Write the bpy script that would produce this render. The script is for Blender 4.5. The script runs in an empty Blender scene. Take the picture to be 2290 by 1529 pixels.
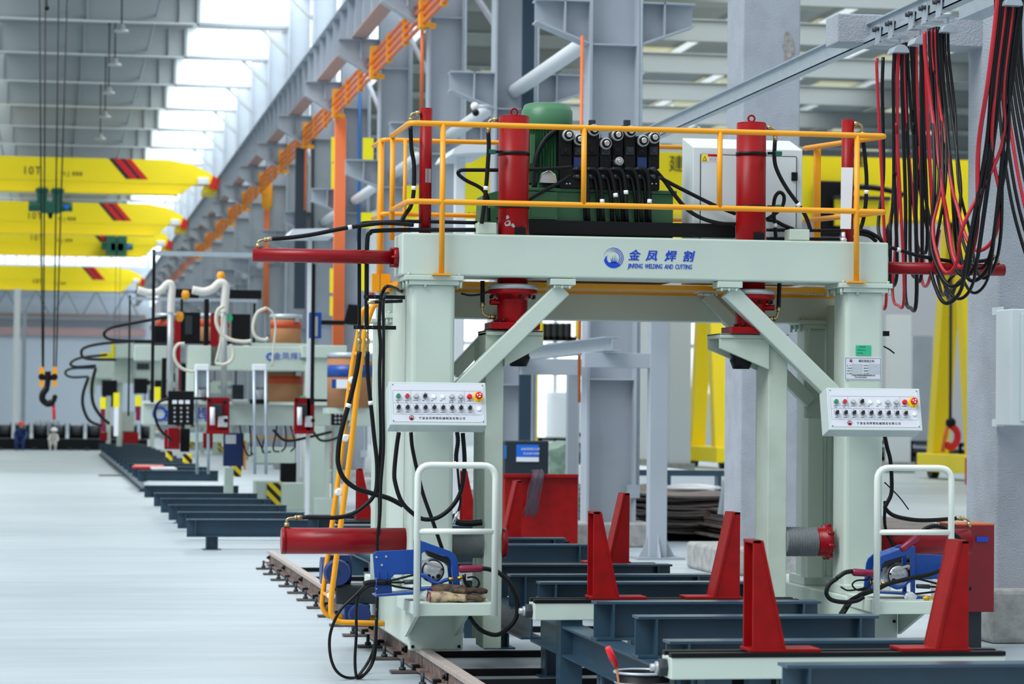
import bpy, math, random
from mathutils import Vector, Matrix
random.seed(7)
SC = bpy.context.scene
COL = SC.collection
V = Vector
PI = math.pi
# ---------------------------------------------------------------- camera
FPX, CX, CY = 6000.0, 1145.0, 764.5
YAW, PIT, ROL = 0.17033031, 0.02682708, 0.00942012
_f = V((math.sin(YAW)*math.cos(PIT), math.cos(YAW)*math.cos(PIT), math.sin(PIT)))
_r = V((math.cos(YAW), -math.sin(YAW), 0)); _u = _r.cross(_f)
_R = _r*math.cos(ROL) + _u*math.sin(ROL); _U = -_r*math.sin(ROL) + _u*math.cos(ROL)
CAM = V((0, 0, 1.5))
cd = bpy.data.cameras.new('camera'); cam = bpy.data.objects.new('camera', cd); COL.objects.link(cam)
cd.sensor_width = 36.0; cd.lens = FPX/2290*36; cd.clip_end = 600; cd.clip_start = 0.3
cam.matrix_world = Matrix(((_R.x, _U.x, -_f.x, CAM.x), (_R.y, _U.y, -_f.y, CAM.y), (_R.z, _U.z, -_f.z, CAM.z), (0, 0, 0, 1)))
cd.dof.use_dof = True; cd.dof.focus_distance = 15.6; cd.dof.aperture_fstop = 4.2
SC.camera = cam
def ray(px, py): return _f + _R*((px-CX)/FPX) - _U*((py-CY)/FPX)
def at(px, py, Y):
    d = ray(px, py); return CAM + d*(Y/d.y)
def fl(px, py, z=0.0):
    d = ray(px, py); return CAM + d*((z-1.5)/d.z)
def ax(px, Y, py=900): return at(px, py, Y).x
def az(py, Y, px=1145): return at(px, py, Y).z
# ---------------------------------------------------------------- light
W = bpy.data.worlds.new('sky'); SC.world = W; W.use_nodes = True
nt = W.node_tree; nt.nodes.clear()
o = nt.nodes.new('ShaderNodeOutputWorld'); bg = nt.nodes.new('ShaderNodeBackground'); nt.links.new(bg.outputs[0], o.inputs[0])
tc = nt.nodes.new('ShaderNodeTexCoord'); sx = nt.nodes.new('ShaderNodeSeparateXYZ'); cr = nt.nodes.new('ShaderNodeValToRGB')
nt.links.new(tc.outputs['Generated'], sx.inputs[0]); nt.links.new(sx.outputs['Z'], cr.inputs[0]); nt.links.new(cr.outputs[0], bg.inputs[0])
e = cr.color_ramp.elements
e[0].position = 0.0; e[0].color = (0.24, 0.275, 0.30, 1)
e[1].position = 0.9; e[1].color = (1.0, 1.06, 1.12, 1)
bg.inputs[1].default_value = 1.12
sl = bpy.data.lights.new('overcast_daylight', 'SUN'); sl.energy = 2.5; sl.angle = math.radians(35); sl.color = (0.97, 0.99, 1.0)
so = bpy.data.objects.new('overcast_daylight', sl); COL.objects.link(so); so.rotation_euler = (math.radians(17), math.radians(-38), 0)
def area(name, loc, sx, sy, power, rot=(0, 0, 0), col=(0.95, 0.99, 1.0)):
    l = bpy.data.lights.new(name, 'AREA'); l.shape = 'RECTANGLE'; l.size = sx; l.size_y = sy; l.energy = power; l.color = col
    q = bpy.data.objects.new(name, l); COL.objects.link(q); q.location = loc; q.rotation_euler = rot; return q
area('left_hall_fill', (-6, 115, 12.45), 9, 120, 4800)  # fill light added under the closed roof to brighten the far hall
area('girder_side_rooflight', (5.2, 115, 12.45), 2.4, 125, 4000)
area('right_hall_fill', (21, 100, 12.5), 10, 90, 8500)  # fill strip added along the ridge to brighten the right hall
SC.view_settings.view_transform = 'Standard'; SC.view_settings.look = 'None'; SC.view_settings.gamma = 1.0
SC.view_settings.exposure = 0.12; SC.view_settings.use_curve_mapping = False
# ---------------------------------------------------------------- materials
def lin(h):
    h = h.lstrip('#'); c = [int(h[i:i+2], 16)/255 for i in (0, 2, 4)]
    return tuple((x/12.92 if x <= 0.04045 else ((x+0.055)/1.055)**2.4) for x in c) + (1,)
def mt(name, hexc, rough=0.5, metal=0.0, var=0.0, scale=6.0, bump=0.0, bscale=60.0, emit=0.0, hex2=None, coat=0.0, stretch=None, alpha=1.0, spec=0.5):
    m = bpy.data.materials.new(name); m.use_nodes = True; n = m.node_tree; b = n.nodes['Principled BSDF']
    b.inputs['Base Color'].default_value = lin(hexc); b.inputs['Roughness'].default_value = rough; b.inputs['Metallic'].default_value = metal
    b.inputs['Coat Weight'].default_value = coat; b.inputs['Specular IOR Level'].default_value = spec
    tcn = n.nodes.new('ShaderNodeTexCoord')
    src = tcn.outputs['Object']
    if stretch:
        mp = n.nodes.new('ShaderNodeMapping'); mp.inputs['Scale'].default_value = stretch; n.links.new(src, mp.inputs[0]); src = mp.outputs[0]
    if var or hex2:
        no = n.nodes.new('ShaderNodeTexNoise'); no.inputs['Scale'].default_value = scale; no.inputs['Detail'].default_value = 6
        n.links.new(src, no.inputs['Vector'])
        mx = n.nodes.new('ShaderNodeMix'); mx.data_type = 'RGBA'
        c = lin(hexc); c2 = lin(hex2) if hex2 else tuple(x*(1-var) for x in c[:3])+(1,)
        mx.inputs[6].default_value = c; mx.inputs[7].default_value = c2
        rp = n.nodes.new('ShaderNodeValToRGB'); rp.color_ramp.elements[0].position = 0.4; rp.color_ramp.elements[1].position = 0.68
        n.links.new(no.outputs[0], rp.inputs[0]); n.links.new(rp.outputs[0], mx.inputs[0]); n.links.new(mx.outputs[2], b.inputs['Base Color'])
    if bump:
        nb = n.nodes.new('ShaderNodeTexNoise'); nb.inputs['Scale'].default_value = bscale; nb.inputs['Detail'].default_value = 4
        n.links.new(src, nb.inputs['Vector'])
        bp = n.nodes.new('ShaderNodeBump'); bp.inputs['Strength'].default_value = bump; bp.inputs['Distance'].default_value = 0.01
        n.links.new(nb.outputs[0], bp.inputs['Height']); n.links.new(bp.outputs[0], b.inputs['Normal'])
    if emit:
        b.inputs['Emission Color'].default_value = lin(hexc); b.inputs['Emission Strength'].default_value = emit
    if alpha < 1:
        b.inputs['Alpha'].default_value = alpha
    return m
M = {}
M['green'] = mt('pale_green_paint', '#c2d1c6', 0.4, var=0.05, scale=3, bump=0.06, bscale=140)
M['green2'] = mt('pale_green_paint_worn', '#bccabd', 0.5, scale=5, hex2='#b2bfb1', bump=0.1, bscale=90)
M['white_rail'] = mt('cream_rail_paint', '#dbe3da', 0.35)
M['red'] = mt('red_enamel', '#8f0006', 0.36, var=0.12, scale=8, spec=.22)
M['redp'] = mt('red_plate_paint', '#920508', 0.45, spec=.25, var=0.22, scale=12)
M['crim'] = mt('crimson_cylinder_paint', '#8a0312', 0.32, var=0.1, scale=14, spec=.3)
M['yel'] = mt('amber_rail_paint', '#f2a111', 0.35, var=0.05, scale=10)
M['cyel'] = mt('crane_yellow_paint', '#ffe400', 0.45)
M['cyel2'] = mt('gantry_yellow_paint', '#f6d900', 0.45)
M['steel'] = mt('slate_blue_steel_paint', '#2c4759', 0.3, var=0.16, scale=7, bump=0.05, bscale=60)
M['dark'] = mt('black_rubber', '#0a0d10', 0.5, spec=.25)
M['blk'] = mt('black_steel_paint', '#090b0f', 0.45, spec=.25)
M['dgrey'] = mt('dark_grey_steel', '#33393f', 0.5, metal=0.4)
M['zinc'] = mt('galvanised_steel', '#b6c3cc', 0.38, metal=0.45, var=0.08, scale=10)
M['chrome'] = mt('bright_metal', '#d7dadb', 0.22, metal=1.0)
M['brass'] = mt('brass_fitting', '#b7a77a', 0.3, metal=0.9)
M['brassy'] = mt('yellow_brass', '#d9a93a', 0.3, metal=0.9)
M['mgreen'] = mt('machine_green_paint', '#2f6140', 0.4, var=0.06, scale=8)
M['lgreen'] = mt('motor_green_paint', '#3c7450', 0.38)
M['hgreen'] = mt('hoist_green_paint', '#0b5b46', 0.4)
M['cab'] = mt('cabinet_grey_paint', '#ced9dc', 0.4)
M['box'] = mt('control_box_grey_paint', '#c4d0ce', 0.4)
M['face'] = mt('white_panel_face', '#d3d8e0', 0.45, spec=.3)
M['btn'] = mt('grey_button_plastic', '#b3b9ba', 0.4)
M['white'] = mt('white_plastic', '#e9edf0', 0.4)
M['ink'] = mt('black_ink', '#14161c', 0.6)
M['inkg'] = mt('grey_ink', '#7a828c', 0.6)
M['alu'] = mt('cast_aluminium', '#c3c7c8', 0.42, metal=.7)
M['blue'] = mt('blue_sheet_paint', '#0a4496', 0.35)
M['logo'] = mt('logo_blue', '#0040c0', 0.5)
M['nblue'] = mt('navy_motor_paint', '#12306b', 0.4)
M['skyblue'] = mt('bright_blue', '#1c6fe0', 0.4)
M['maroon'] = mt('maroon_plastic', '#7d0f3a', 0.35)
M['gbtn'] = mt('green_button', '#0b8a55', 0.3)
M['rbtn'] = mt('red_button', '#d3121d', 0.25)
M['ybtn'] = mt('yellow_disc', '#f2d90d', 0.4)
M['stick'] = mt('green_sticker', '#2bb384', 0.5)
M['conc'] = mt('cast_concrete', '#a4abb4', 0.85, var=0.14, scale=4, bump=0.8, bscale=80)
M['concb'] = mt('rough_concrete', '#a6a8a6', 0.9, var=0.3, scale=10, bump=0.6, bscale=30)
M['col'] = mt('grey_white_column_paint', '#a8b1bb', 0.55, var=0.08, scale=2)
M['colw'] = mt('white_column_paint', '#d3d9de', 0.55)
M['orange'] = mt('orange_conduit', '#dd7038', 0.5)
M['amber'] = mt('amber_clamp', '#f0a010', 0.5)
M['bluep'] = mt('blue_pipe', '#2470b8', 0.4)
M['roof'] = mt('roof_sheet', '#8b9294', 0.6)
M['rafter'] = mt('rafter_paint', '#a2a9ab', 0.6)
M['raftlit'] = mt('rafter_lit_underside', '#dfe5e6', 0.6)  # lighter copy of the rafter paint, floor light put into the flange colour
M['wallw'] = mt('far_wall_sheet', '#d6e3f0', 0.6)
M['pink'] = mt('faded_brown_beam', '#a8948e', 0.6)
M['rust'] = mt('rusty_steel', '#5b4a44', 0.7, var=0.4, scale=18, hex2='#8a776e')
M['railtop'] = mt('worn_rail_head', '#bcaea6', 0.45, metal=0.35, var=0.2, scale=14)
M['plate'] = mt('dark_steel_plate', '#4a4442', 0.55, var=0.3, scale=3, hex2='#6b5f5a')
M['drum'] = mt('brown_cardboard', '#a8754f', 0.75)
M['dband'] = mt('red_orange_band', '#b23c12', 0.6)
M['grey'] = mt('mid_grey_paint', '#8f9aa2', 0.5)
M['tubeg'] = mt('grey_pipe', '#a9adb0', 0.35, metal=0.3)
M['wbag'] = mt('white_fabric_hose', '#d8d5cf', 0.8, bump=0.3, bscale=30)
M['cream'] = mt('cream_hose', '#cfcdbd', 0.5)
M['redc'] = mt('red_cable', '#b01426', 0.4)
M['blkc'] = mt('black_cable', '#07080b', 0.4, spec=.3)
M['gait'] = mt('grey_bellows', '#7a8286', 0.6, bump=0.9, bscale=40, stretch=(12, 1, 1))
M['clear'] = mt('clear_plastic_bag', '#dfe6ea', 0.15, alpha=0.45)
M['glove'] = mt('worn_cream_cotton', '#b5a283', 0.9, hex2='#4a3d33', scale=22, bump=0.5, bscale=200)
M['gloved'] = mt('soiled_dark_cotton', '#3b2f28', 0.9, hex2='#6b5946', scale=30, bump=0.5, bscale=200)
M['glaz'] = mt('rooflight_glazing', '#eef6fa', 0.3, alpha=.3)
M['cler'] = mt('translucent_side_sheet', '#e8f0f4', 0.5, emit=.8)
M['sky'] = mt('daylight_glow_sheet', '#dfe7ea', 0.5, emit=.12)  # clerestory sheet; on the rafter haunches the glow imitates lit webs
M['lit'] = mt('daylit_window', '#f4f9fc', 0.5, emit=1.1)
M['sign'] = mt('bright_yellow_sign', '#f6e70a', 0.5)
M['skin'] = mt('skin', '#c99a7c', 0.6)
# ---------------------------------------------------------------- mesh builder
def cr_(pts, n=8):
    pts = [V(p) for p in pts]; P = [pts[0]*2-pts[1]]+pts+[pts[-1]*2-pts[-2]]; out = []
    for i in range(1, len(P)-2):
        a, b, c, d = P[i-1:i+3]
        for k in range(n):
            t = k/n; out.append(0.5*((2*b)+(c-a)*t+(2*a-5*b+4*c-d)*t*t+(3*b-a-3*c+d)*t**3))
    return out+[pts[-1]]
class MB:
    def __init__(s): s.v = []; s.f = []; s.s = []; s.m = []; s.cm = 0
    def add(s, vs, fs, smooth=False):
        k = len(s.v); s.v += [tuple(p) for p in vs]
        for f in fs: s.f.append(tuple(i+k for i in f)); s.s.append(smooth); s.m.append(s.cm)
        return s
    def box(s, x0, x1, y0, y1, z0, z1):
        x0, x1 = sorted((x0, x1)); y0, y1 = sorted((y0, y1)); z0, z1 = sorted((z0, z1))
        return s.add([(x, y, z) for x in (x0, x1) for y in (y0, y1) for z in (z0, z1)],
            [(0, 1, 3, 2), (4, 6, 7, 5), (0, 4, 5, 1), (2, 3, 7, 6), (0, 2, 6, 4), (1, 5, 7, 3)])
    def frame(s, p0, p1, up=(0, 0, 1)):
        d = (V(p1)-V(p0)).normalized(); up = V(up)
        if abs(d.dot(up)) > 0.98: up = V((0, 1, 0)) if abs(d.y) < .9 else V((1, 0, 0))
        r = d.cross(up).normalized(); u = r.cross(d); return d, r, u
    def bar(s, p0, p1, w, h, up=(0, 0, 1)):
        d, r, u = s.frame(p0, p1, up); p0 = V(p0); p1 = V(p1)
        vs = [p+r*(a*w/2)+u*(b*h/2) for p in (p0, p1) for a, b in ((-1, -1), (1, -1), (1, 1), (-1, 1))]
        return s.add(vs, [(0, 1, 2, 3), (7, 6, 5, 4), (0, 4, 5, 1), (1, 5, 6, 2), (2, 6, 7, 3), (3, 7, 4, 0)])
    def loft(s, rings, smooth=True, caps=True, closed=False):
        n = len(rings[0]); vs = [p for r in rings for p in r]; fs = []
        for i in range(len(rings)-1):
            for j in range(n):
                k = (j+1) % n; fs.append((i*n+j, i*n+k, (i+1)*n+k, (i+1)*n+j))
        s.add(vs, fs, smooth)
        if caps:
            b = len(s.v)-len(vs)
            s.f += [tuple(b+j for j in range(n-1, -1, -1)), tuple(b+(len(rings)-1)*n+j for j in range(n))]; s.s += [False]*2; s.m += [s.cm]*2
        return s
    def cyl(s, p0, p1, r0, r1=None, n=20, caps=True):
        r1 = r0 if r1 is None else r1; d, r, u = s.frame(p0, p1)
        ring = lambda p, q: [V(p)+r*(q*math.cos(2*PI*i/n))+u*(q*math.sin(2*PI*i/n)) for i in range(n)]
        return s.loft([ring(p0, r0), ring(p1, r1)], True, caps)
    def lathe(s, prof, org, axis=(0, 0, 1), n=24):
        org = V(org); a = V(axis).normalized(); d, r, u = s.frame(org, org+a)
        rings = [[org+a*h+r*(q*math.cos(2*PI*i/n))+u*(q*math.sin(2*PI*i/n)) for i in range(n)] for q, h in prof]
        return s.loft(rings, True, True)
    def tube(s, pts, r, n=8, caps=True):
        pts = [V(p) for p in pts]; m = len(pts); T = []
        for i in range(m):
            t = pts[min(i+1, m-1)]-pts[max(i-1, 0)]; T.append(t.normalized() if t.length > 1e-9 else V((0, 0, 1)))
        up = V((0, 0, 1)) if abs(T[0].z) < .9 else V((0, 1, 0)); nrm = (up-T[0]*up.dot(T[0])).normalized(); rings = []
        for i in range(m):
            nrm = nrm-T[i]*nrm.dot(T[i])
            nrm = nrm.normalized() if nrm.length > 1e-6 else T[i].orthogonal().normalized()
            b = T[i].cross(nrm); q = r[i] if isinstance(r, (list, tuple)) else r
            rings.append([pts[i]+nrm*(q*math.cos(2*PI*k/n))+b*(q*math.sin(2*PI*k/n)) for k in range(n)])
        return s.loft(rings, True, caps)
    def prism(s, poly, axis, a, b):
        a, b = (a, b)
        mp = {'x': lambda p, t: (t, p[0], p[1]), 'y': lambda p, t: (p[0], t, p[1]), 'z': lambda p, t: (p[0], p[1], t)}[axis]
        n = len(poly); vs = [mp(p, a) for p in poly]+[mp(p, b) for p in poly]
        return s.add(vs, [tuple(range(n-1, -1, -1)), tuple(range(n, 2*n))]+[(i, (i+1) % n, n+(i+1) % n, n+i) for i in range(n)])
    def ibar(s, p0, p1, h, w, tf=0.02, tw=0.015, up=(0, 0, 1)):
        d, r, u = s.frame(p0, p1, up); p0 = V(p0); p1 = V(p1)
        for c, ww, hh in ((h/2-tf/2, w, tf), (-h/2+tf/2, w, tf), (0, tw, h-2*tf)): s.bar(p0+u*c, p1+u*c, ww, hh, up)
        return s
    def torus(s, c, axis, R, r, n=20, k=8, a0=0, a1=2*PI):
        c = V(c); d, x, y = s.frame(c, c+V(axis))
        full = abs(a1-a0-2*PI) < 1e-6; m = n+1
        return s.tube([c+x*(R*math.cos(a0+(a1-a0)*i/n))+y*(R*math.sin(a0+(a1-a0)*i/n)) for i in range(m)], r, k, not full)
    def ball(s, c, r, sc=(1, 1, 1), n=14, m=9):
        c = V(c); rings = []
        for i in range(m+1):
            t = PI*(i+.001)/(m+.002) ; rings.append([c+V((sc[0]*r*math.sin(t)*math.cos(2*PI*j/n), sc[1]*r*math.sin(t)*math.sin(2*PI*j/n), sc[2]*r*math.cos(t))) for j in range(n)])
        return s.loft(rings, True, True)
    def tri(s, *p): return s.add(p, [tuple(range(len(p)))])
    def build(s, name, mat, parent=None, bevel=0.0, seg=2):
        me = bpy.data.meshes.new(name); me.from_pydata(s.v, [], s.f); 
        mats = mat if isinstance(mat, (list, tuple)) else [mat]
        for q in mats: me.materials.append(M[q] if isinstance(q, str) else q)
        me.polygons.foreach_set('use_smooth', s.s); me.polygons.foreach_set('material_index', s.m)
        import bmesh
        bm = bmesh.new(); bm.from_mesh(me); bmesh.ops.recalc_face_normals(bm, faces=bm.faces); bm.to_mesh(me); bm.free()
        me.update(); o = bpy.data.objects.new(name, me); COL.objects.link(o)
        if bevel:
            b = o.modifiers.new('bevel', 'BEVEL'); b.width = bevel; b.segments = seg; b.limit_method = 'ANGLE'; b.angle_limit = 0.7
        if parent: attach(o, parent)
        return o
def attach(o, parent):
    o.parent = parent
    if parent.type == 'EMPTY': o.matrix_parent_inverse = Matrix.Translation(-parent.location)
def tag(o, label=None, cat=None, group=None, kind=None):
    if label: o['label'] = label
    if cat: o['category'] = cat
    if group: o['group'] = group
    if kind: o['kind'] = kind
    return o
def thing(name, label, cat, loc=(0, 0, 0), group=None):
    o = bpy.data.objects.new(name, None); COL.objects.link(o); o.location = loc; o.empty_display_size = 0.2
    return tag(o, label, cat, group)
def one(mb, name, mat, label, cat, group=None, bevel=0.0): return tag(mb.build(name, mat, None, bevel), label, cat, group)
def struct(mb, name, mat, bevel=0.0): return tag(mb.build(name, mat, None, bevel), kind='structure')
def copy_tree(o, off=None, label=None, parent=None):
    c = o.copy(); COL.objects.link(c)
    if parent: c.parent = parent
    if off is not None: c.location = o.location+V(off)
    if label: c['label'] = label
    for ch in list(KIDS.get(o.name, ())): pass
    for ch in [q for q in o.children]: copy_tree(ch, None, None, c)
    return c
KIDS = {}
def text(body, name, mat, parent, org, size, right=(1, 0, 0), up=(0, 0, 1), shear=0.0, spacing=1.0, ext=0.0008, xs=1.0, bold=0.0, align='LEFT', label=None):
    cu = bpy.data.curves.new(name, 'FONT'); cu.body = body; cu.size = size; cu.shear = shear; cu.space_character = spacing
    cu.extrude = ext; cu.offset = bold; cu.align_x = align; cu.resolution_u = 3
    t = bpy.data.objects.new(name+'_c', cu); COL.objects.link(t)
    dg = bpy.context.evaluated_depsgraph_get(); dg.update(); me = bpy.data.meshes.new_from_object(t.evaluated_get(dg))
    bpy.data.objects.remove(t); bpy.data.curves.remove(cu)
    r = V(right).normalized(); u = V(up).normalized(); n = r.cross(u)
    for v in me.vertices: v.co = V(org)+r*(v.co.x*xs)+u*v.co.y+n*v.co.z
    me.materials.clear(); me.materials.append(M[mat]); me.name = name
    o = bpy.data.objects.new(name, me); COL.objects.link(o)
    if parent: attach(o, parent)
    if label: o['label'] = label
    return o
# ================================================================ SETTING
ORD = ['nearest', 'second', 'third', 'fourth', 'fifth', 'sixth', 'seventh', 'eighth', 'ninth', 'tenth', 'eleventh', 'twelfth',
       'thirteenth', 'fourteenth', 'fifteenth', 'sixteenth', 'seventeenth', 'eighteenth', 'nineteenth', 'twentieth']
def floor_mat():
    m = bpy.data.materials.new('pale_blue_grey_floor'); m.use_nodes = True; n = m.node_tree; b = n.nodes['Principled BSDF']; L = n.links.new
    t = n.nodes.new('ShaderNodeTexCoord'); mp = n.nodes.new('ShaderNodeMapping'); mp.inputs['Scale'].default_value = (0.35, 2.2, 1); L(t.outputs['Object'], mp.inputs[0])
    a = n.nodes.new('ShaderNodeTexNoise'); a.inputs['Scale'].default_value = 1.6; a.inputs['Detail'].default_value = 8; L(mp.outputs[0], a.inputs['Vector'])
    c = n.nodes.new('ShaderNodeTexNoise'); c.inputs['Scale'].default_value = 0.25; L(t.outputs['Object'], c.inputs['Vector'])
    r = n.nodes.new('ShaderNodeValToRGB'); r.color_ramp.elements[0].position = .3; r.color_ramp.elements[0].color = lin('#96a4ac'); r.color_ramp.elements[1].position = .62; r.color_ramp.elements[1].color = lin('#b0bdc3')
    ad = n.nodes.new('ShaderNodeMath'); ad.operation = 'MULTIPLY_ADD'; ad.inputs[1].default_value = .5; L(c.outputs[0], ad.inputs[0]); 
    hm = n.nodes.new('ShaderNodeMath'); hm.operation = 'MULTIPLY'; hm.inputs[1].default_value = .5; L(a.outputs[0], hm.inputs[0]); L(hm.outputs[0], ad.inputs[2]); L(ad.outputs[0], r.inputs[0]); L(r.outputs[0], b.inputs['Base Color'])
    b.inputs['Roughness'].default_value = 0.42; b.inputs['Specular IOR Level'].default_value = 0.35
    return m
struct(MB().box(-30, 40, -6, 200, -0.2, 0), 'floor', floor_mat())
CY0, CSP, NCOL = 30.3, 6.7, 19
cyk = lambda k: CY0+CSP*k
XL, XR = 6.06, 6.64                     # column flanges
# far end walls
fw = MB().box(-30, 7, 186, 186.4, 0, 14); struct(fw, 'wall_back', 'wallw')
z0, z1 = az(592, 185.8, 150), az(566, 185.8, 150)
w = MB().box(-20, 6.4, 185.7, 185.95, z0, z1).build('window_1', 'lit'); tag(w, kind='structure')
fr = MB()
for i in range(34): fr.box(-20+i*.8, -19.94+i*.8, 185.6, 185.72, z0, z1)
fr.build('window_frame', 'grey', w)
za, zb = az(750, 185, 150), az(716, 185, 150)
struct(MB().box(-20, 6.4, 185.3, 185.9, zb, zb+.45), 'trim_1', 'pink')
struct(MB().box(-20, 6.4, 185.4, 185.9, za, zb-.5), 'trim_2', mt('faded_pink_band', '#c9a8a8', .7))
tr = MB()
zt0, zt1 = az(712, 184.6, 150), az(650, 184.6, 150)
for i in range(14):
    x = -22+i*2; tr.bar((x, 184.6, zt0), (x+1, 184.6, zt1), .1, .1); tr.bar((x+1, 184.6, zt1), (x+2, 184.6, zt0), .1, .1)
tr.bar((-22, 184.6, zt0), (6, 184.6, zt0), .2, .2); tr.bar((-22, 184.6, zt1), (6, 184.6, zt1), .2, .2)
struct(tr, 'trim_3', 'grey')
# clerestory side wall between the bays, above the runway girder
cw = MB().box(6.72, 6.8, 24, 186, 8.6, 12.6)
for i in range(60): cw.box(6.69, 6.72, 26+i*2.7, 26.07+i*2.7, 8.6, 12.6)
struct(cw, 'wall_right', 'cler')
gl = MB()
for k in range(5, 22):
    gl.box(6.66, 6.70, cyk(k)+.6, cyk(k)+6.1, 9.6, 11.6)
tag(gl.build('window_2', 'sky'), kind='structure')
# left bay roof
zr = 11.62
ceil = MB().box(-30, 3.9, 58, 187, zr+.92, zr+1.0).box(6.55, 6.8, 58, 187, zr+.92, zr+1.0); struct(ceil, 'ceiling', 'roof')
sk = MB()
for k in range(4, 23): sk.box(3.95, 6.5, cyk(k)+.25, cyk(k)+6.45, zr+.86, zr+.91)
tag(sk.build('window_3', 'glaz'), kind='structure')
for k in range(5, 20):
    t = thing('roof_rafter', 'grey steel roof rafter of the left hall, %s from the camera' % ORD[k-5], 'rafter', (0, cyk(k), zr), 'rafters of the left hall')
    w = MB().box(-28, 3.72, cyk(k)-.01, cyk(k)+.01, zr+.02, zr+.82)
    for i in range(13): w.box(3.2-i*2.4, 3.26-i*2.4, cyk(k)-.12, cyk(k)-.01, zr+.02, zr+.82)
    w.build('web_plate', 'rafter', t)
    MB().box(-28, 3.7, cyk(k)-.14, cyk(k)+.14, zr, zr+.02).build('bottom_flange', 'raftlit', t); MB().box(3.7, 6.06, cyk(k)-.1, cyk(k)+.1, zr-.04, zr+.05).build('haunch_flange', 'grey', t)
    MB().box(3.74, 6.06, cyk(k)-.03, cyk(k)+.03, zr+.02, zr+.85).build('glowing_haunch_web', 'sky', t)  # haunch web, its bright daylight put into a glowing material
    MB().bar((5.3, cyk(k), zr), (6.1, cyk(k), zr-.75), .09, .09).build('haunch_brace', 'rafter', t)
    MB().box(3.66, 3.74, cyk(k)-.14, cyk(k)+.14, zr, zr+.85).build('end_stiffener', 'rafter', t); MB().box(4.9, 4.94, cyk(k)-.08, cyk(k)+.08, zr, zr+.85).build('end_stiffener', 'rafter', t)
pu = []
for i in range(9):
    x = 2.6-i*2.3
    one(MB().tube([(x, 62, zr+.2), (x, 180, zr+.2)], .035, 6), 'roof_tie_rod', 'grey', 'thin grey tie rod under the left roof, %s from the girder side' % ORD[i], 'tie rod', 'tie rods of the left roof')
# pendant lamps of the left hall
for i, (px, py, Y) in enumerate([(272, 64, 66), (257, 140, 71), (243, 203, 77), (235, 257, 83), (224, 306, 90)]):
    p = at(px, py, Y)
    t = thing('pendant_lamp', 'small grey high-bay lamp on a rod, %s of the row' % ORD[i], 'lamp', p, 'high bay lamps under the left roof')
    MB().cyl(p+V((0, 0, .1)), (p.x, p.y, zr+.94), .02, n=8).build('rod', 'dgrey', t)
    MB().lathe([(.02, .12), (.07, .1), (.09, 0), (.16, -.03), (.17, -.09)], p, n=16).build('lamp_shade', 'tubeg', t)
# right bay roof
struct(MB().box(6.8, 40, 44, 150, zr+1.0, zr+1.08), 'ceiling.001', 'roof')
mrf = mt('right_bay_rooflight', '#dcd9b4', 0.6, emit=.32)
sp = MB()
for k in range(3, 17):
    for x in range(7):
        if (x+k) % 5 != 3: sp.box(9+x*4, 10.6+x*4, cyk(k)+1.6, cyk(k)+3.8, zr+.93, zr+.99)
tag(sp.build('window_4', mrf), kind='structure')
for k in range(4, 17):
    t = thing('roof_rafter', 'grey steel roof rafter of the right hall, %s from the camera' % ORD[k-4], 'rafter', (20, cyk(k), zr), 'rafters of the right hall')
    MB().ibar((6.8, cyk(k), zr+.3), (40, cyk(k), zr+.3), .6, .24, .03, .02).build('beam', 'roof', t)
    b = MB()
    for i in range(12): b.bar((8+i*2.6, cyk(k), zr+.1), (8.5+i*2.6, cyk(k)+1.5, zr+.8), .05, .05)
    b.build('knee_brace', 'tubeg', t)
pr = MB()
for i in range(12): pr.bar((8+i*2.6, 50, zr+.78), (8+i*2.6, 148, zr+.78), .08, .2)
tag(pr.build('roof_purlins', 'rafter'), kind='structure'); bpy.data.objects['roof_purlins'].name = 'trim_4'
# right bay end wall and pale columns
struct(MB().box(6.8, 40, 128, 128.3, 0, 14), 'wall_end_right', mt('white_grey_wall', '#dbe1e5', .7))
we = tag(MB().box(7.5, 39, 127.85, 127.98, 2.6, 7.2).build('window_5', 'lit'), kind='structure')
fr = MB()
for i in range(20): fr.box(7.5+i*1.65, 7.7+i*1.65, 127.7, 127.9, 2.6, 7.2)
fr.box(7.5, 39, 127.7, 127.9, 4.8, 5.0); fr.build('window_frame', 'colw', we)
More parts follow.
